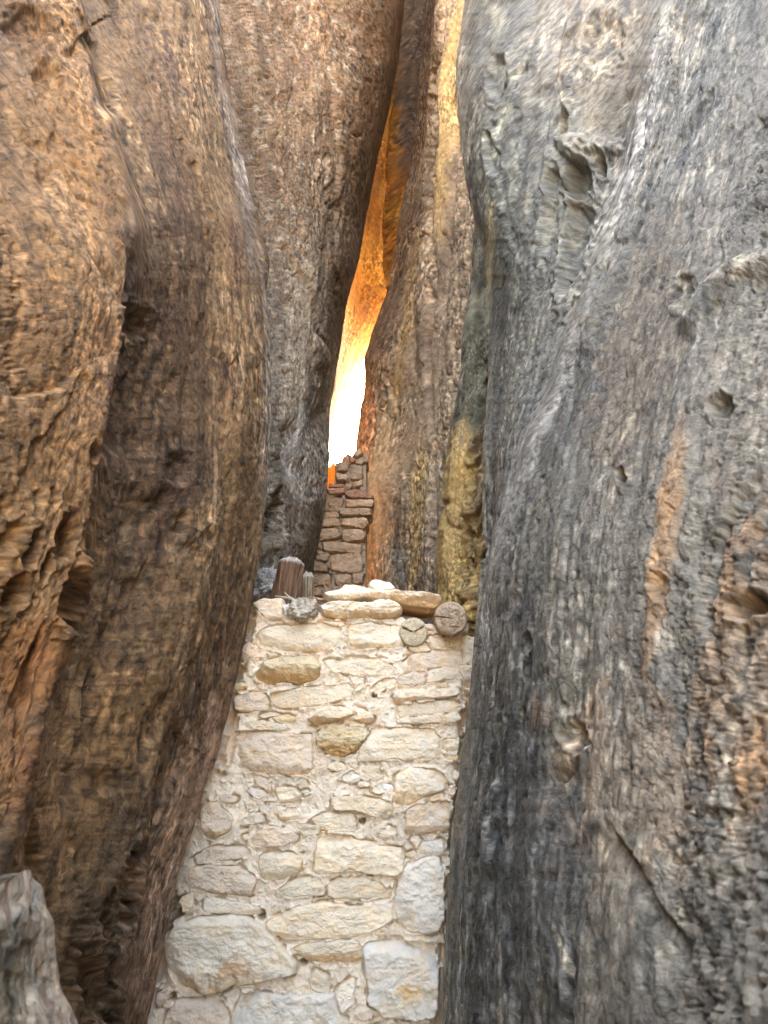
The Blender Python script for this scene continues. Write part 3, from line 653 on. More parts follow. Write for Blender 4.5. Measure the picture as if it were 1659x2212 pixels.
# polygon, protrusion, colour, options
S2 = [
 ([(270,250),(310,225),(420,218),(437,245),(437,335),(345,335),(300,290)], .03, PINK, {}),
 ([(310,460),(300,400),(380,368),(530,352),(700,355),(755,388),(725,455),(650,522),(500,515),(400,512),(330,490)], .016, CREAM, dict(bot=(-.45,.03))),
 ([(790,370),(900,352),(1045,365),(1075,400),(1090,470),(1080,490),(940,490),(880,500),(800,490)], .024, CREAM, dict(bot=(-.5,.04))),
 ([(202,480),(250,452),(320,490),(350,540),(280,550),(205,560)], .014, PINK, {}),
 ([(290,640),(340,565),(430,530),(540,540),(600,530),(632,570),(635,650),(600,672),(520,690),(440,672),(380,695),(300,672)], .085, OCH, dict(bot=(.1,.05), top=(.35,.06), rough=1.4)),
 ([(660,552),(800,538),(960,540),(1050,600),(1020,635),(900,635),(780,632),(700,612)], .018, CREAM, {}),
 ([(955,540),(1000,548),(1040,556),(1110,530),(1085,556),(1040,568),(985,562)], .022, CREAM, {}),
 ([(1130,520),(1250,502),(1395,502),(1412,570),(1370,592),(1300,600),(1140,605)], .018, PINK, {}),
 ([(1215,612),(1340,585),(1405,628),(1418,655),(1330,665),(1218,682)], .030, CREAM, {}),
 ([(1060,640),(1180,610),(1212,620),(1212,690),(1130,697),(1060,690)], .022, PINK, {}),
 ([(915,700),(960,660),(1040,650),(1055,690),(1000,722),(940,740)], .016, YEL, {}),
 ([(170,740),(350,725),(368,780),(350,835),(175,835)], .022, PINK, {}),
 ([(372,730),(560,700),(700,690),(790,675),(825,712),(805,758),(740,772),(640,808),(420,815)], .026, YEL, {}),
 ([(1040,740),(1180,725),(1385,700),(1390,745),(1250,765),(1150,770),(1045,795)], .045, CREAM, dict(bot=(-.3,.04))),
 ([(1050,880),(1200,862),(1385,845),(1402,875),(1350,898),(1200,905),(1060,902)], .045, CREAM, dict(bot=(-.5,.03))),
 ([(1070,795),(1250,775),(1398,765),(1402,832),(1200,852),(1060,862)], .016, CREAM, {}),
 ([(570,880),(620,840),(700,805),(795,812),(828,850),(760,875),(700,895),(610,915)], .075, YEL, dict(bot=(-.2,.05))),
 ([(835,845),(805,800),(900,825),(935,870),(925,905),(850,905),(790,878)], .05, PINK, dict(bot=(-.2,.05))),
 ([(610,970),(690,912),(740,908),(900,915),(905,950),(860,1010),(810,1060),(740,1085),(670,1065),(620,1020)], .06, (.68,.58,.42), dict(rough=1.8, bot=(0,.04))),
 ([(130,1000),(160,950),(280,935),(500,960),(588,962),(588,1170),(460,1180),(340,1170),(290,1160),(190,1170),(130,1110)], .028, PINK, dict(bot=(-.5,.05))),
 ([(598,990),(625,1045),(688,1092),(680,1140),(598,1168)], .014, PINK, {}),
 ([(240,890),(340,880),(470,910),(460,935),(400,945),(270,930)], .03, CREAM, {}),
 ([(370,862),(430,850),(505,862),(512,885),(420,900)], .03, OCH, {}),
 ([(850,1050),(915,927),(1100,922),(1250,927),(1280,980),(1270,1060),(1230,1103),(1060,1095),(900,1105),(845,1095)], .028, CREAM, {}),
 ([(1300,980),(1398,968),(1395,1045),(1320,1050)], .022, YEL, {}),
 ([(1310,1060),(1390,1066),(1388,1100),(1332,1097)], .02, OCH, {}),
 ([(1045,1180),(1130,1132),(1290,1150),(1330,1205),(1300,1265),(1220,1290),(1110,1350),(1045,1330)], .04, CREAM, dict(bot=(-.4,.05))),
 ([(1335,1235),(1375,1220),(1370,1300),(1320,1295)], .02, PINK, {}),
 ([(250,1240),(300,1250),(380,1290),(340,1320),(270,1292)], .03, GREY, {}),
 ([(270,1180),(330,1190),(380,1230),(375,1275),(300,1240)], .018, PINK, {}),
 ([(170,690),(240,678),(252,700),(180,722)], .04, OCH, {}),
 ([(1125,458),(1210,447),(1238,495),(1170,512),(1115,495)], .016, CREAM, {}),
 ([(1222,430),(1290,405),(1338,440),(1350,488),(1280,500),(1240,492)], .022, YEL, {}),
 ([(1355,445),(1408,430),(1412,458),(1380,480)], .02, OCH, {}),
 ([(800,640),(868,650),(888,715),(832,738),(815,690)], .028, CREAM, dict(rough=1.6)),
 ([(890,690),(912,690),(905,745),(870,752)], .02, YEL, {}),
 ([(650,270),(680,250),(830,236),(860,241),(920,245),(968,222),(1020,235),(1072,265),(1050,322),(980,332),(850,340),(740,337),(670,310)], .075, CREAM, dict(bot=(-.1,.05), top=(.5,.06), rough=1.7, chip=1.4)),
 ([(1235,1300),(1300,1275),(1310,1310),(1240,1320)], .02, CREAM, {}),
 ([(520,1190),(560,1195),(580,1240),(540,1250)], .012, YEL, {}),
 ([(400,1240),(500,1235),(540,1290),(510,1340),(420,1330),(395,1280)], .018, CREAM, {}),
 ([(870,1130),(960,1120),(985,1180),(920,1200),(880,1170)], .010, YEL, {}),
 ([(650,340),(760,350),(770,372),(690,362)], .016, YEL, {}),
 ([(440,850),(370,835),(300,850),(320,872)], .012, CREAM, {}),
]
S1 = [
 ([(345,90),(420,60),(500,140),(500,190),(470,215),(390,247),(345,190)], .045, PINK, dict(bot=(-.4,.05))),
 ([(535,150),(600,97),(645,135),(645,160),(540,185)], .022, GREY, {}),
 ([(565,10),(640,30),(690,50),(690,65),(600,60)], .026, GREY, {}),
 ([(622,75),(670,90),(668,125),(632,110)], .016, GREY, {}),
 ([(690,80),(790,90),(815,145),(760,160),(712,150)], .018, CREAM, {}),
 ([(580,240),(650,165),(780,200),(800,240),(712,290),(580,270)], .030, PINK, {}),
 ([(775,155),(900,180),(900,210),(832,240),(800,200)], .020, CREAM, {}),
 ([(960,50),(1000,40),(1235,60),(1230,140),(1160,145),(1080,112),(960,105)], .035, YEL, {}),
 ([(1298,110),(1340,80),(1500,60),(1508,200),(1400,215),(1300,210)], .035, PINK, {}),
 ([(330,345),(320,320),(400,260),(570,280),(575,320),(470,345),(335,360)], .024, PINK, {}),
 ([(300,370),(480,355),(600,400),(610,430),(580,510),(480,500),(400,490),(290,440)], .040, PINK, dict(bot=(-.6,.05))),
 ([(615,310),(760,290),(818,320),(815,390),(720,435),(640,430),(615,380)], .038, YEL, dict(top=(.45,.05))),
 ([(872,380),(898,230),(950,215),(1040,222),(1150,265),(1287,285),(1280,408),(1120,402),(1040,382),(900,412)], .045, YEL, dict(top=(.42,.06))),
 ([(940,450),(1000,417),(1130,412),(1235,480),(1220,515),(1050,525),(940,510)], .024, CREAM, {}),
 ([(700,480),(760,430),(900,410),(930,470),(920,500),(780,515)], .024, CREAM, {}),
 ([(1250,500),(1292,370),(1390,322),(1450,327),(1480,400),(1478,600),(1450,672),(1310,672),(1250,600)], .055, GREY, {}),
 ([(370,500),(440,512),(630,552),(625,595),(480,590),(362,580)], .030, (.78,.70,.60), {}),
 ([(645,630),(800,552),(930,532),(1060,555),(1230,540),(1235,610),(1180,650),(1060,700),(850,715),(740,715)], .032, CREAM, {}),
 ([(775,747),(850,712),(1080,706),(1093,780),(1070,815),(850,815)], .034, CREAM, dict(bot=(0,.03))),
 ([(170,735),(240,650),(340,602),(520,592),(620,632),(700,720),(790,822),(780,860),(640,900),(500,920),(400,962),(280,955),(240,900),(190,820)], .060, (.76,.69,.59), dict(bot=(-.45,.06), stain=(.15,-.35,.3,(.55,.36,.22)))),
 ([(1105,745),(1150,712),(1440,722),(1450,1000),(1430,1060),(1350,1075),(1200,1060),(1130,1000),(1112,850)], .055, GREY, dict(stain=(.15,-.35,.35,(.66,.46,.24)))),
 ([(855,870),(885,840),(950,880),(953,960),(850,950)], .022, CREAM, {}),
 ([(967,945),(1065,862),(1074,1000),(1002,1055)], .024, GREY, {}),
 ([(170,1104),(250,972),(420,967),(485,1030),(485,1200),(190,1230)], .035, PINK, {}),
 ([(497,1080),(530,975),(560,950),(800,962),(960,955),(988,1050),(1040,1090),(1060,1250),(500,1250)], .045, GREY, {}),
 ([(1335,292),(1400,242),(1470,242),(1488,300),(1440,318),(1400,308)], .022, GREY, {}),
 ([(1000,165),(1050,160),(1085,200),(1000,195)], .018, YEL, {}),
 ([(860,142),(930,112),(1040,112),(1075,175),(1000,200),(905,200),(872,170)], .018, CREAM, {}),
 ([(245,520),(300,475),(328,505),(318,570),(262,590)], .018, PINK, {}),
 ([(1100,1120),(1250,1090),(1420,1095),(1440,1250),(1100,1250)], .03, GREY, {}),
 ([(140,960),(200,930),(210,980),(150,1020)], .02, PINK, {}),
 ([(215,620),(270,600),(285,625),(225,680)], .02, PINK, {}),
]
outl = []
sid = 1000
for lst_, conv in ((S2, C2), (S1, C1)):
    for poly, prot, col_, kw in lst_:
        sid += 7
        jitc = np.random.RandomState(sid).uniform(.86, 1.04)
        ob, o = make_stone('stone', conv(poly), YW, prot*.75+.004, np.array(col_)*jitc, M_stone, front, sid, **kw)
        outl.append(o)

def poly_dist(X, Z, outlines, reach=0.03):
    """distance to the nearest stone outline, negative inside a stone"""
    D = np.full(X.shape, 9.0)
    for o in outlines:
        lo = o.min(0)-reach; hi = o.max(0)+reach
        m = (X > lo[0]) & (X < hi[0]) & (Z > lo[1]) & (Z < hi[1])
        if not m.any(): continue
        x = X[m]; z = Z[m]; p = o[::max(1, len(o)//48)]; q = np.roll(p, -1, 0)
        d = np.full(x.shape, 9.0); ins = np.zeros(x.shape, bool)
        for a, b in zip(p, q):
            e = b-a; t = np.clip(((x-a[0])*e[0]+(z-a[1])*e[1])/(e@e+1e-12), 0, 1)
            d = np.minimum(d, np.hypot(x-a[0]-t*e[0], z-a[1]-t*e[1]))
            with np.errstate(all='ignore'):
                cr2 = ((a[1] > z) != (b[1] > z)) & (x < (b[0]-a[0])*(z-a[1])/(b[1]-a[1]+1e-15)+a[0])
            ins ^= cr2
        D[m] = np.minimum(D[m], np.where(ins, -d, d))
    return D
def mortar(name, topline, pxr, pybot, Yf, outlines, parent, mat, colA, colB, seed, res=0.003, thick=0.45, crack=0.026, amp=1.0, swell=0.012, lift=0.010, holes=(), seams=()):
    xl = at(pxr[0], topline[0][1], Yf)[0]; xr = at(pxr[1], topline[-1][1], Yf)[0]
    zb = float(at(CX, pybot, Yf)[2])
    tp = np.array([at(a, b, Yf) for a, b in topline])
    x = np.arange(xl, xr, res); zt = np.interp(x, tp[:, 0], tp[:, 2]) + 0.008*fb2(x*30, x*0+seed, 4, seed)
    nz = int((zt.max()-zb)/res)
    t = np.linspace(0, 1, nz)[:, None]
    X = x[None, :]+0*t; Z = zt[None, :]*(1-t)+zb*t
    D = poly_dist(X, Z, outlines)
    p3 = np.stack([X, 0*X, Z], -1)
    h = lift + amp*(0.010*fb2(X*9, Z*9, 3, seed+1) + 0.0035*terr(fb2(X*26, Z*30, 4, seed+2, .55), 3, .3) + 0.002*fb2(X*110, Z*110, 3, seed+3, .6))
    pb = fb2(X*45, Z*45, 2, seed+6); h += amp*0.006*sst(.3, .5, pb)
    cm = sst(-.05, .3, fb2(X*14, Z*14, 3, seed+4))
    h += swell*np.exp(-np.maximum(D, 0)/0.012)*(1-cm)
    h -= crack*cm*np.exp(-(np.maximum(D, -0.002)/0.0055)**2)
    h = np.where(D < -0.004, np.minimum(h, -0.006), h)
    for sm in seams:
        pp = np.array([at(a_, b_, Yf)[[0, 2]] for a_, b_ in sm]); q_, _, _ = seg_dist(X, Z, pp)
        h -= .09*np.exp(-(q_/.016)**2)*sst(-.45, .0, fb2(X*20, Z*16, 3, seed+33))
    for (hx_, hy_, ra_, rb_) in holes:
        c_ = at(hx_, hy_, Yf); q_ = np.hypot((X-c_[0])/(ra_*Yf/FPX), (Z-c_[2])/(rb_*Yf/FPX))*(1+.4*fb2(X*50, Z*50, 2, seed+31))
        h -= .12*(1-sst(.7, 1.1, q_))
    edge = np.exp(-(t*(zt.max()-zb))/0.012); h = h - 0.012*edge
    V = np.stack([X, Yf-h, Z], -1)
    a = fb2(X*12, Z*12, 4, seed+5)
    cd = mixc(colA, colB, sst(-.4, .4, a))*(1-.16*sst(.1, .5, fb2(X*5, Z*3.5, 4, seed+11)))[..., None]
    cd = mixc(cd, np.array(colB)*np.array([.8, .66, .48]), .5*sst(.2, .6, fb2(X*25, Z*25, 4, seed+7)))
    # top surface, rough, running back
    back = []
    for k in range(40, 0, -1):
        f = k/40
        b = np.stack([x, Yf+thick*f+0*x, zt-0.03*f+0.012*fb2(x*25, x*0+f*thick*25, 4, seed+9)*min(1, k/4)], -1); back.append(b)
    back = np.array([np.stack([x, Yf+thick+0*x, zt*0+zb], -1)]+back)
    Vt = np.concatenate([back, V]); cdt = np.concatenate([np.repeat(cd[:1], len(back), 0), cd])
    # closed bottom to the ground
    low = V[-1].copy(); low[:, 2] = -.1
    Vt = np.concatenate([Vt, low[None]]); cdt = np.concatenate([cdt, cd[-1:]])
    return mesh_from(name, Vt.reshape(-1, 3), gridfaces(Vt.shape[0], Vt.shape[1]), mat, cdt.reshape(-1, 3), None, parent, tuple(parent.location))
# small chinking stones pressed into the wide joints
rs = np.random.RandomState(5); made = 0
for q in range(1500):
    if made >= 22: break
    cx_, cy_ = rs.uniform(400, 1010), rs.uniform(1350, 2200)
    c_ = at(cx_, cy_, YW); d_ = float(poly_dist(np.array([c_[0]]), np.array([c_[2]]), outl, .06)[0])
    left = np.interp(cy_, [1300, 1500, 1660, 1850, 2060, 2230], [560, 520, 490, 425, 372, 345]); right = np.interp(cy_, [1300, 1500, 1850, 2212], [1010, 1000, 955, 935])
    if d_ < .013 or d_ > 1 or cx_ < left or cx_ > right: continue
    r_ = min(d_*.95, .034)*FPX/YW; n_v = rs.randint(5, 8); a0 = rs.rand()*6.28
    poly = [(cx_+r_*1.5*rs.uniform(.8, 1.15)*math.cos(a0+6.283*k/n_v), cy_+r_*.85*rs.uniform(.75, 1.1)*math.sin(a0+6.283*k/n_v)) for k in range(n_v)]
    ob, o = make_stone('stone', poly, YW, rs.uniform(.012, .024), np.array([CREAM, PINK, YEL, GREY][rs.randint(4)])*rs.uniform(.85, 1.03), M_stone, front, 1900+q, rnd=.006)
    outl.append(o); made += 1
mortar('mortar', [(480, 1318), (545, 1306), (600, 1306), (625, 1316), (690, 1322), (760, 1330), (860, 1330), (890, 1345), (960, 1352), (1005, 1372), (1060, 1385)], (300, 1130), 2420, YW, outl, front, M_mortar,
       (0.73, 0.61, 0.475), (0.78, 0.67, 0.535), 500, seams=[[(549,1300),(532,1380),(512,1500),(498,1600),(478,1665)],[(392,1955),(372,2010),(352,2080),(342,2160)],[(1010,1480),(1000,1600),(985,1750),(962,2010),(950,2212)]], holes=[(376,1985,14,44),(783,1773,6,7),(808,1502,6,5),(566,1973,8,10),(376,2151,6,9),(800,1888,9,4),(655,2080,8,6),(560,1760,5,9)])

# ---- rear wall
YB = 5.0
rear = empty('stone_wall', tuple(at(745, 1290, YB)*np.array([1, 1, 0])), 'narrow brownish dry stone wall at the back, under the bright gap', 'wall')
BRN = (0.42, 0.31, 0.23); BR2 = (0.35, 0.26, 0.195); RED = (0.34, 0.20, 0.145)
S3 = [
 ([(605,1040),(700,1035),(790,1035),(796,1085),(795,1140),(700,1146),(610,1132)], .05, BRN), ([(525,1012),(600,1020),(596,1085),(515,1072)], .05, BR2),
 ([(562,968),(600,962),(790,985),(786,1038),(700,1030),(562,1020)], .06, BRN), ([(680,900),(800,895),(810,960),(780,975),(680,962)], .08, BRN),
 ([(540,890),(655,880),(665,935),(590,955),(535,957)], .05, BR2), ([(550,830),(660,825),(665,868),(600,878),(550,875)], .05, BRN),
 ([(675,830),(820,830),(835,860),(810,893),(740,888),(680,875)], .08, BRN), ([(660,777),(845,777),(850,815),(740,820),(665,815)], .08, BRN),
 ([(695,727),(860,722),(856,768),(790,765),(700,765)], .07, BRN), ([(690,690),(760,652),(865,700),(860,718),(720,716)], .07, RED),
 ([(585,652),(690,645),(690,678),(600,683)], .05, RED), ([(600,700),(680,695),(680,740),(640,770),(600,760)], .02, BR2),
 ([(635,512),(660,495),(715,500),(715,545),(690,556),(640,545)], .05, BR2), ([(637,560),(710,568),(708,610),(650,612)], .06, BRN),
 ([(720,520),(798,515),(798,600),(730,603)], .06, BR2), ([(740,612),(795,602),(800,640),(742,642)], .05, BRN),
 ([(760,482),(800,490),(798,512),(765,507)], .05, BRN), ([(802,450),(828,442),(825,500),(805,490)], .05, BR2), ([(735,455),(745,432),(780,420),(800,440),(770,465)], .05, BRN),
 ([(500,1155),(600,1150),(618,1220),(500,1225)], .04, BR2), ([(620,1152),(728,1150),(733,1200),(642,1225)], .04, BRN), ([(733,1150),(800,1155),(802,1215),(737,1212)], .05, BRN),
 ([(510,1100),(590,1108),(590,1142),(510,1145)], .06, BR2), ([(500,1240),(560,1240),(560,1285),(500,1285)], .05, BR2), ([(535,975),(560,970),(558,1008),(530,1002)], .04, BR2),
 ([(560,785),(650,780),(655,815),(560,820)], .02, BR2), ([(715,470),(755,468),(752,492),(718,490)], .04, RED), ([(690,620),(735,616),(735,650),(695,655)], .04, BR2), ([(600,615),(640,625),(680,622),(680,640),(600,640)], .04, RED),
 ([(640,1235),(790,1225),(800,1290),(640,1290)], .05, BR2)]
outr = []
for k, (poly, prot, c_) in enumerate(S3):
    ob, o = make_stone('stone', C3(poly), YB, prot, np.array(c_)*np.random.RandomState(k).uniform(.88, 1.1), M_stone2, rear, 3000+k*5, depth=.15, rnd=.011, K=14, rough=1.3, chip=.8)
    outr.append(o)
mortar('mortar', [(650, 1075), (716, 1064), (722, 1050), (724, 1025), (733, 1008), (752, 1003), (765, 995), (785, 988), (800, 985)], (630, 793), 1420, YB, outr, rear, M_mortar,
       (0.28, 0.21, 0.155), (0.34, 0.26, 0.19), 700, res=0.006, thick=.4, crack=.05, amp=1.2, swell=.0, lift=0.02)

# ---- reddish ledge of broken rock beyond the rear wall, in the sun
def lump(name, c, r, sq, col_, mat, seed, label=None, cat=None, group=None, amp=.18, f=3.0, parent=None, crust=.0, rot=0, n=90, facets=7):
    """rough broken rock: faceted, noise-cut ellipsoid; c centre, r radii"""
    th = np.linspace(0, math.pi, n//2+1)[:, None]; ph = np.linspace(0, 2*math.pi, n, endpoint=False)[None]
    d = np.stack([np.sin(th)*np.cos(ph), np.sin(th)*np.sin(ph), np.cos(th)+0*ph], -1)
    rs = np.random.RandomState(seed); R = np.ones(d.shape[:2])
    pw = sq
    R = 1/((np.abs(d)**pw).sum(-1))**(1/pw)
    for k in range(facets):
        v = rs.normal(size=3); v /= np.linalg.norm(v); o = .62+.3*rs.rand()
        dd = (d*v).sum(-1); R = np.where(dd > 1e-3, np.minimum(R, o/np.maximum(dd, 1e-3)*1.12), R)
    q = d*R[..., None]
    R = R*(1+amp*fb3(q+seed, f*.6, 4, seed, .55) + amp*.35*terr(fb3(q+seed*2, f*2, 3, seed+3), 3, .3) + crust*fb3(q, f*6, 3, seed+7, .6))
    V = d*R[..., None]*np.asarray(r)
    ca, sa_ = math.cos(rot), math.sin(rot)                      # roll in the x-z plane
    V = np.stack([V[..., 0]*ca-V[..., 2]*sa_, V[..., 1], V[..., 0]*sa_+V[..., 2]*ca], -1) + np.asarray(c)
    b = fb3(q+seed, 2.5, 4, seed+9)
    cd = mixc(np.array(col_)*.85, np.array(col_)*1.15, sst(-.4, .4, b))
    o = mesh_from(name, V.reshape(-1, 3), gridfaces(V.shape[0], V.shape[1], True)[:, ::-1], mat, cd.reshape(-1, 3), None, parent, tuple(np.asarray(c, float)))
    return tag(o, label, cat, group)
lump('broken_rock', at(768, 1042, 6.4)+np.array([0, 0, -.10]), (.17, .4, .28), 3, (.40, .23, .16), M_rubble, 41, 'reddish broken rock heap behind the top of the rear wall', 'rock')
lump('sunlit_boulder', at(722, 1062, 7.4), (.26, .3, .32), 3, (.55, .26, .06), M_ochre, 43, 'sunlit orange boulder seen through the notch of the rear wall', 'rock')

# ------------------------------------------------------------------ things on the front wall
EX = {}
make_stone('capstone', C2([(680,205),(700,180),(740,158),(800,135),(860,142),(930,158),(1030,172),(1110,190),(1200,198),(1285,212),(1290,255),(1250,272),(1180,268),(1060,248),(960,228),(880,215),(800,235),(720,232)]),
           YW+.06, .06, CREAM, M_stone, None, 4001, depth=.22, rnd=.022, rough=2.0, chip=1.5, bot=(-.1, .07), top=(.1, .10), lab=None, K=34)
o = bpy.context.scene.objects['capstone']; tag(o, 'long pale capstone slab tilted on top of the front wall, touching the big log end', 'stone')
make_stone('flat_rock', C2([(900,160),(912,128),(945,110),(1010,130),(1055,168),(1000,180),(940,176)]), YW+.22, .03, GREY, M_stone, None, 4011, depth=.12)
o = scene.objects['flat_rock']; tag(o, 'small whitish rock lying behind the long capstone slab', 'stone')
lump('crusty_lump', at(652, 1317, 2.97), (.054, .05, .043), 3, (.42, .37, .30), M_rubble, 52, 'grey crusty lump of debris on the wall top beside the long slab', 'rock', amp=.30, f=2.5, crust=.02, rot=.5, n=150, facets=10)
lump('pebble', at(627, 1322, 2.985), (.035, .03, .028), 3, (.60, .56, .50), M_stone, 53, 'small white stone wedged left of the grey crusty lump', 'stone', amp=.2)
# dark rubble behind, between the left cliff and the post
lump('rubble_block', at(578, 1262, 3.5), (.10, .10, .075), 3, (.36, .34, .33), M_rubble, 61, 'pale grey rubble block left of the wooden post', 'rock', amp=.4, f=3.5, crust=.08, n=120)
lump('rubble_stone', at(592, 1165, 3.9), (.09, .12, .10), 2.5, (.33, .31, .29), M_rubble, 62, 'grey stone mass hanging above the rubble left of the post', 'rock', amp=.4, f=3.5, crust=.08, n=120)
lump('rubble_rock', at(592, 1110, 4.0), (.09, .12, .17), 2.5, (.30, .29, .28), M_rubble, 63, 'bluish grey rock wedged in the crack between left cliff and buttress', 'rock', amp=.35, f=3, crust=.06, n=120)

def log(name, a, b, ra, rb, colb, colend, seed, label, cat, endw=.02, knots=.06, splits=(), gnarl=0.03, ell=1.0, group=None):
    """timber from a (hidden end) to b (visible end): bark child and end_grain child"""
    a = np.asarray(a, float); b = np.asarray(b, float); ax = b-a; L = np.linalg.norm(ax); ax /= L
    upv = np.array([0, 0, 1.0]) if abs(ax[2]) < .8 else np.array([0, -1.0, 0])
    s = np.cross(ax, upv); s /= np.linalg.norm(s); t = np.cross(s, ax)
    root = empty(name, tuple(a), label, cat, group)
    n = 220; m = 110
    ph = np.linspace(0, 2*math.pi, n, endpoint=False)[None]; v = np.linspace(0, 1, m)[:, None]
    rad = (ra*(1-v)+rb*v)*(1+gnarl*2*fb2(np.cos(ph)*1.2+seed, np.sin(ph)*1.2+v*2, 3, seed) + gnarl*.7*fb2(np.cos(ph)*3.5, np.sin(ph)*3.5+v*1.3, 4, seed+2))
    gr = np.abs(fb2(np.cos(ph)*9+seed, np.sin(ph)*9+v*1.1, 3, seed+3)); rad = rad*(1-.016*sst(.12, .0, gr))
    for (p0, w, dep, v0) in splits:
        dphi = np.abs((ph-p0+math.pi) % (2*math.pi)-math.pi) + .04*fb2(v*4, v*0+seed, 3, seed+8)
        rad = rad*(1-dep*(1-sst(w*.3, w, dphi))*sst(v0, 1, v))
    rad = rad*(1-.10*sst(.97, 1.0, v))
    P = a+ax*(v*L)[..., None]+s*(rad*np.cos(ph))[..., None]+t*(rad*np.sin(ph)*ell)[..., None]
    c3 = fb2(np.cos(ph)*5+seed, np.sin(ph)*5+v*2, 4, seed+5)
    cd = mixc(np.array(colb)*.7, np.array(colb)*1.3, sst(-.4, .4, c3))
    cd = mixc(cd, np.array(colend), .8*sst(.93, .99, v+.03*c3))
    mesh_from('bark', P.reshape(-1, 3), gridfaces(m, n, True), M_wood, cd.reshape(-1, 3), None, root, tuple(a))
    # end face
    k = 46; q = np.linspace(1, 0, k)[:, None]
    re = rad[-1][None]*q
    rings = .5+.5*np.sin((re/rb)*46+3*fb2(np.cos(ph)*q*2, np.sin(ph)*q*2, 3, seed+6))
    bulge = endw*(1-q**2) + .0008*rings*q + .016*fb2(np.cos(ph)*q*2.4+seed, np.sin(ph)*q*2.4, 5, seed+7, .6)*(1-q**6)*(endw/.016)
    for (p0, w, dep, v0) in splits:
        dphi = np.abs((ph-p0+math.pi) % (2*math.pi)-math.pi)*q + .02*fb2(q*5, q*0, 3, seed+9)
        bulge = bulge - .035*(1-sst(w*.5, w*.9, dphi))*sst(.05, .35, q)
    P = b+ax*bulge[..., None]+s*(re*np.cos(ph))[..., None]+t*(re*np.sin(ph)*ell)[..., None]
    P[0] = b + s*(rad[-1][None]*np.cos(ph))[0][:, None] + t*(rad[-1][None]*np.sin(ph)*ell)[0][:, None]
    cr3 = fb2(np.cos(ph)*q*3+seed, np.sin(ph)*q*3, 4, seed+10)
    cd = mixc(np.array(colend)*.85, np.array(colend)*1.12, sst(-.3, .3, cr3))*(.92+.08*rings[..., None])
    mesh_from('end_grain', P.reshape(-1, 3), gridfaces(k, n, True), M_grain, cd.reshape(-1, 3), None, root, tuple(a))
    return root
def ppt(px, py, Y): return at(px, py, Y)
# big weathered log at the right, sticking out of the wall towards the left front
log('log', ppt(962, 1352, 3.35), ppt(974, 1335, 2.86), .064, .066, (.30, .18, .09), (.38, .285, .20), 71, 'big dark weathered log end jutting out at the top right of the front wall', 'log',
    endw=.010, gnarl=.045, splits=((0.12, .05, .2, .7),))
# small pale log end, split across its upper part
log('log', ppt(893, 1362, 3.3), ppt(893, 1366, 2.955), .060, .058, (.30, .24, .17), (.53, .45, .32), 72, 'small pale round log end with a curved split, set flush in the front wall', 'log',
    endw=.004, gnarl=.02, splits=((0.42, .10, .25, .5), (2.62, .08, .25, .5)))
# wooden post and its short neighbour
log('wooden_post', ppt(610, 1345, 3.30), ppt(630, 1213, 3.28), .068, .058, (.13, .075, .045), (.42, .37, .31), 73, 'dark red brown wooden post with a cracked grey top behind the front wall', 'post',
    endw=.016, gnarl=.10, splits=((3.6, .05, .35, .3), (4.2, .05, .3, .4), (.9, .05, .3, .6)))
log('wooden_stub', ppt(664, 1345, 3.5), ppt(664, 1246, 3.52), .032, .032, (.20, .15, .095), (.36, .32, .26), 74, 'short thin post stub just right of the dark wooden post', 'post', gnarl=.12, splits=((4.4,.08,.3,.3),))

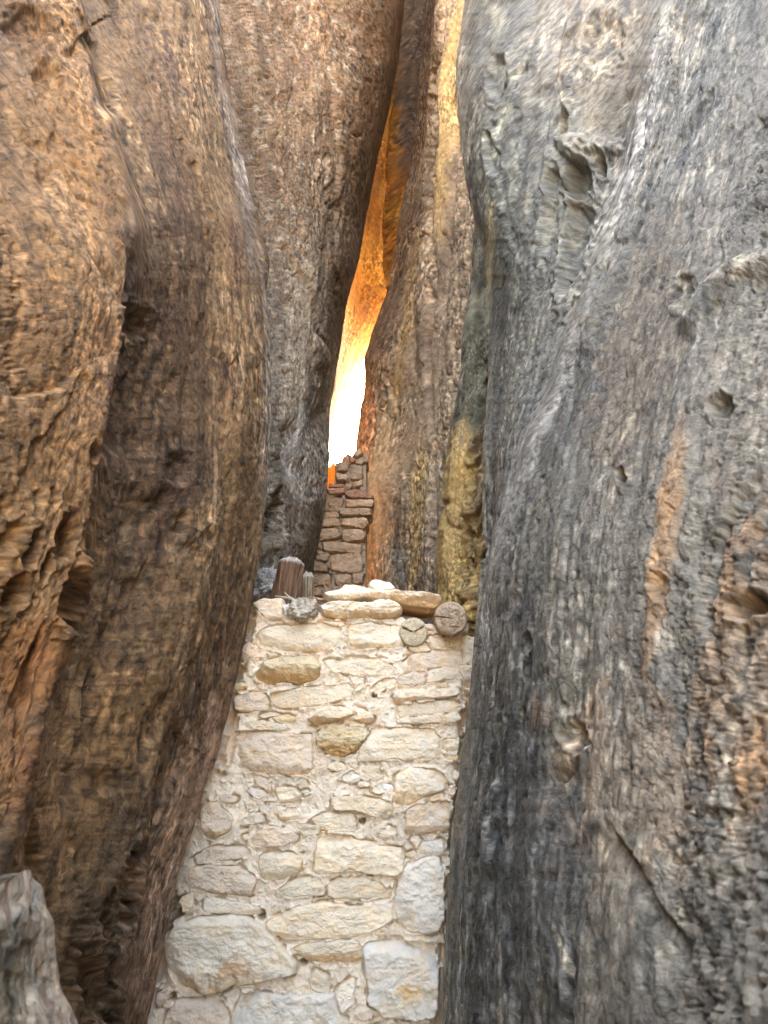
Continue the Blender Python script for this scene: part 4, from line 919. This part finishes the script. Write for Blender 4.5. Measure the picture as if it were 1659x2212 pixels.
def splinter(pts, w, col_, seed, label):
    pts = np.asarray(pts, float); m = 40; n = 14
    L = np.r_[0, np.cumsum(np.linalg.norm(np.diff(pts, axis=0), axis=1))]; t = np.linspace(0, L[-1], m)
    C = np.stack([np.interp(t, L, pts[:, k]) for k in range(3)], -1)
    for _ in range(3): C[1:-1] = (C[:-2]+C[1:-1]*2+C[2:])/4
    T = np.gradient(C, axis=0); T /= np.linalg.norm(T, axis=1, keepdims=True)
    s = np.cross(T, (0, 0, 1)); s /= np.linalg.norm(s, axis=1, keepdims=True); u = np.cross(s, T)
    ph = np.linspace(0, 2*math.pi, n, endpoint=False)[None]; v = (t/L[-1])[:, None]
    r = w*(.25+.75*np.sin(np.pi*np.clip(v*.85+.12, 0, 1))**.7)*(1+.35*fb2(ph*2, v*3, 3, seed))
    P = C[:, None]+s[:, None]*(r*np.cos(ph))[..., None]+u[:, None]*(r*.45*np.sin(ph))[..., None]
    c3 = fb2(ph*3, v*6, 3, seed+1); cd = mixc(np.array(col_)*.7, np.array(col_)*1.25, sst(-.3, .3, c3))
    o = mesh_from('stick', P.reshape(-1, 3), gridfaces(m, n, True), M_wood, cd.reshape(-1, 3), None, None, tuple(C[m//2]))
    return tag(o, label, 'stick', 'splintered sticks on the wall top')
splinter([ppt(596, 1288, 3.12), ppt(625, 1292, 3.08), ppt(660, 1306, 3.05)], .011, (.45, .38, .30), 81, 'pale splintered stick pointing left below the dark wooden post')
splinter([ppt(614, 1279, 3.10), ppt(622, 1287, 3.1), ppt(650, 1304, 3.06)], .008, (.42, .35, .28), 82, 'short upturned splinter lying over the pale stick')
splinter([ppt(668, 1290, 3.10), ppt(695, 1296, 3.12), ppt(735, 1304, 3.14)], .014, (.40, .24, .14), 83, 'reddish brown splinter running under the long capstone')
splinter([ppt(682, 1304, 3.06), ppt(700, 1318, 3.03), ppt(715, 1324, 3.02)], .009, (.20, .14, .10), 84, 'dark stick slanting down right of the grey crusty lump')
splinter([ppt(610, 1306, 3.10), ppt(650, 1310, 3.10), ppt(690, 1314, 3.1)], .010, (.36, .33, .30), 85, 'grey stick lying behind the grey crusty lump')
splinter([ppt(712, 1284, 3.4), ppt(700, 1262, 3.42), ppt(696, 1252, 3.42)], .006, (.30, .18, .10), 86, 'thin upright twig at the foot of the rear wall')
splinter([ppt(706, 1286, 3.36), ppt(713, 1264, 3.38), ppt(719, 1258, 3.38)], .006, (.22, .14, .09), 87, 'thin twig leaning right beside the capstone tip')
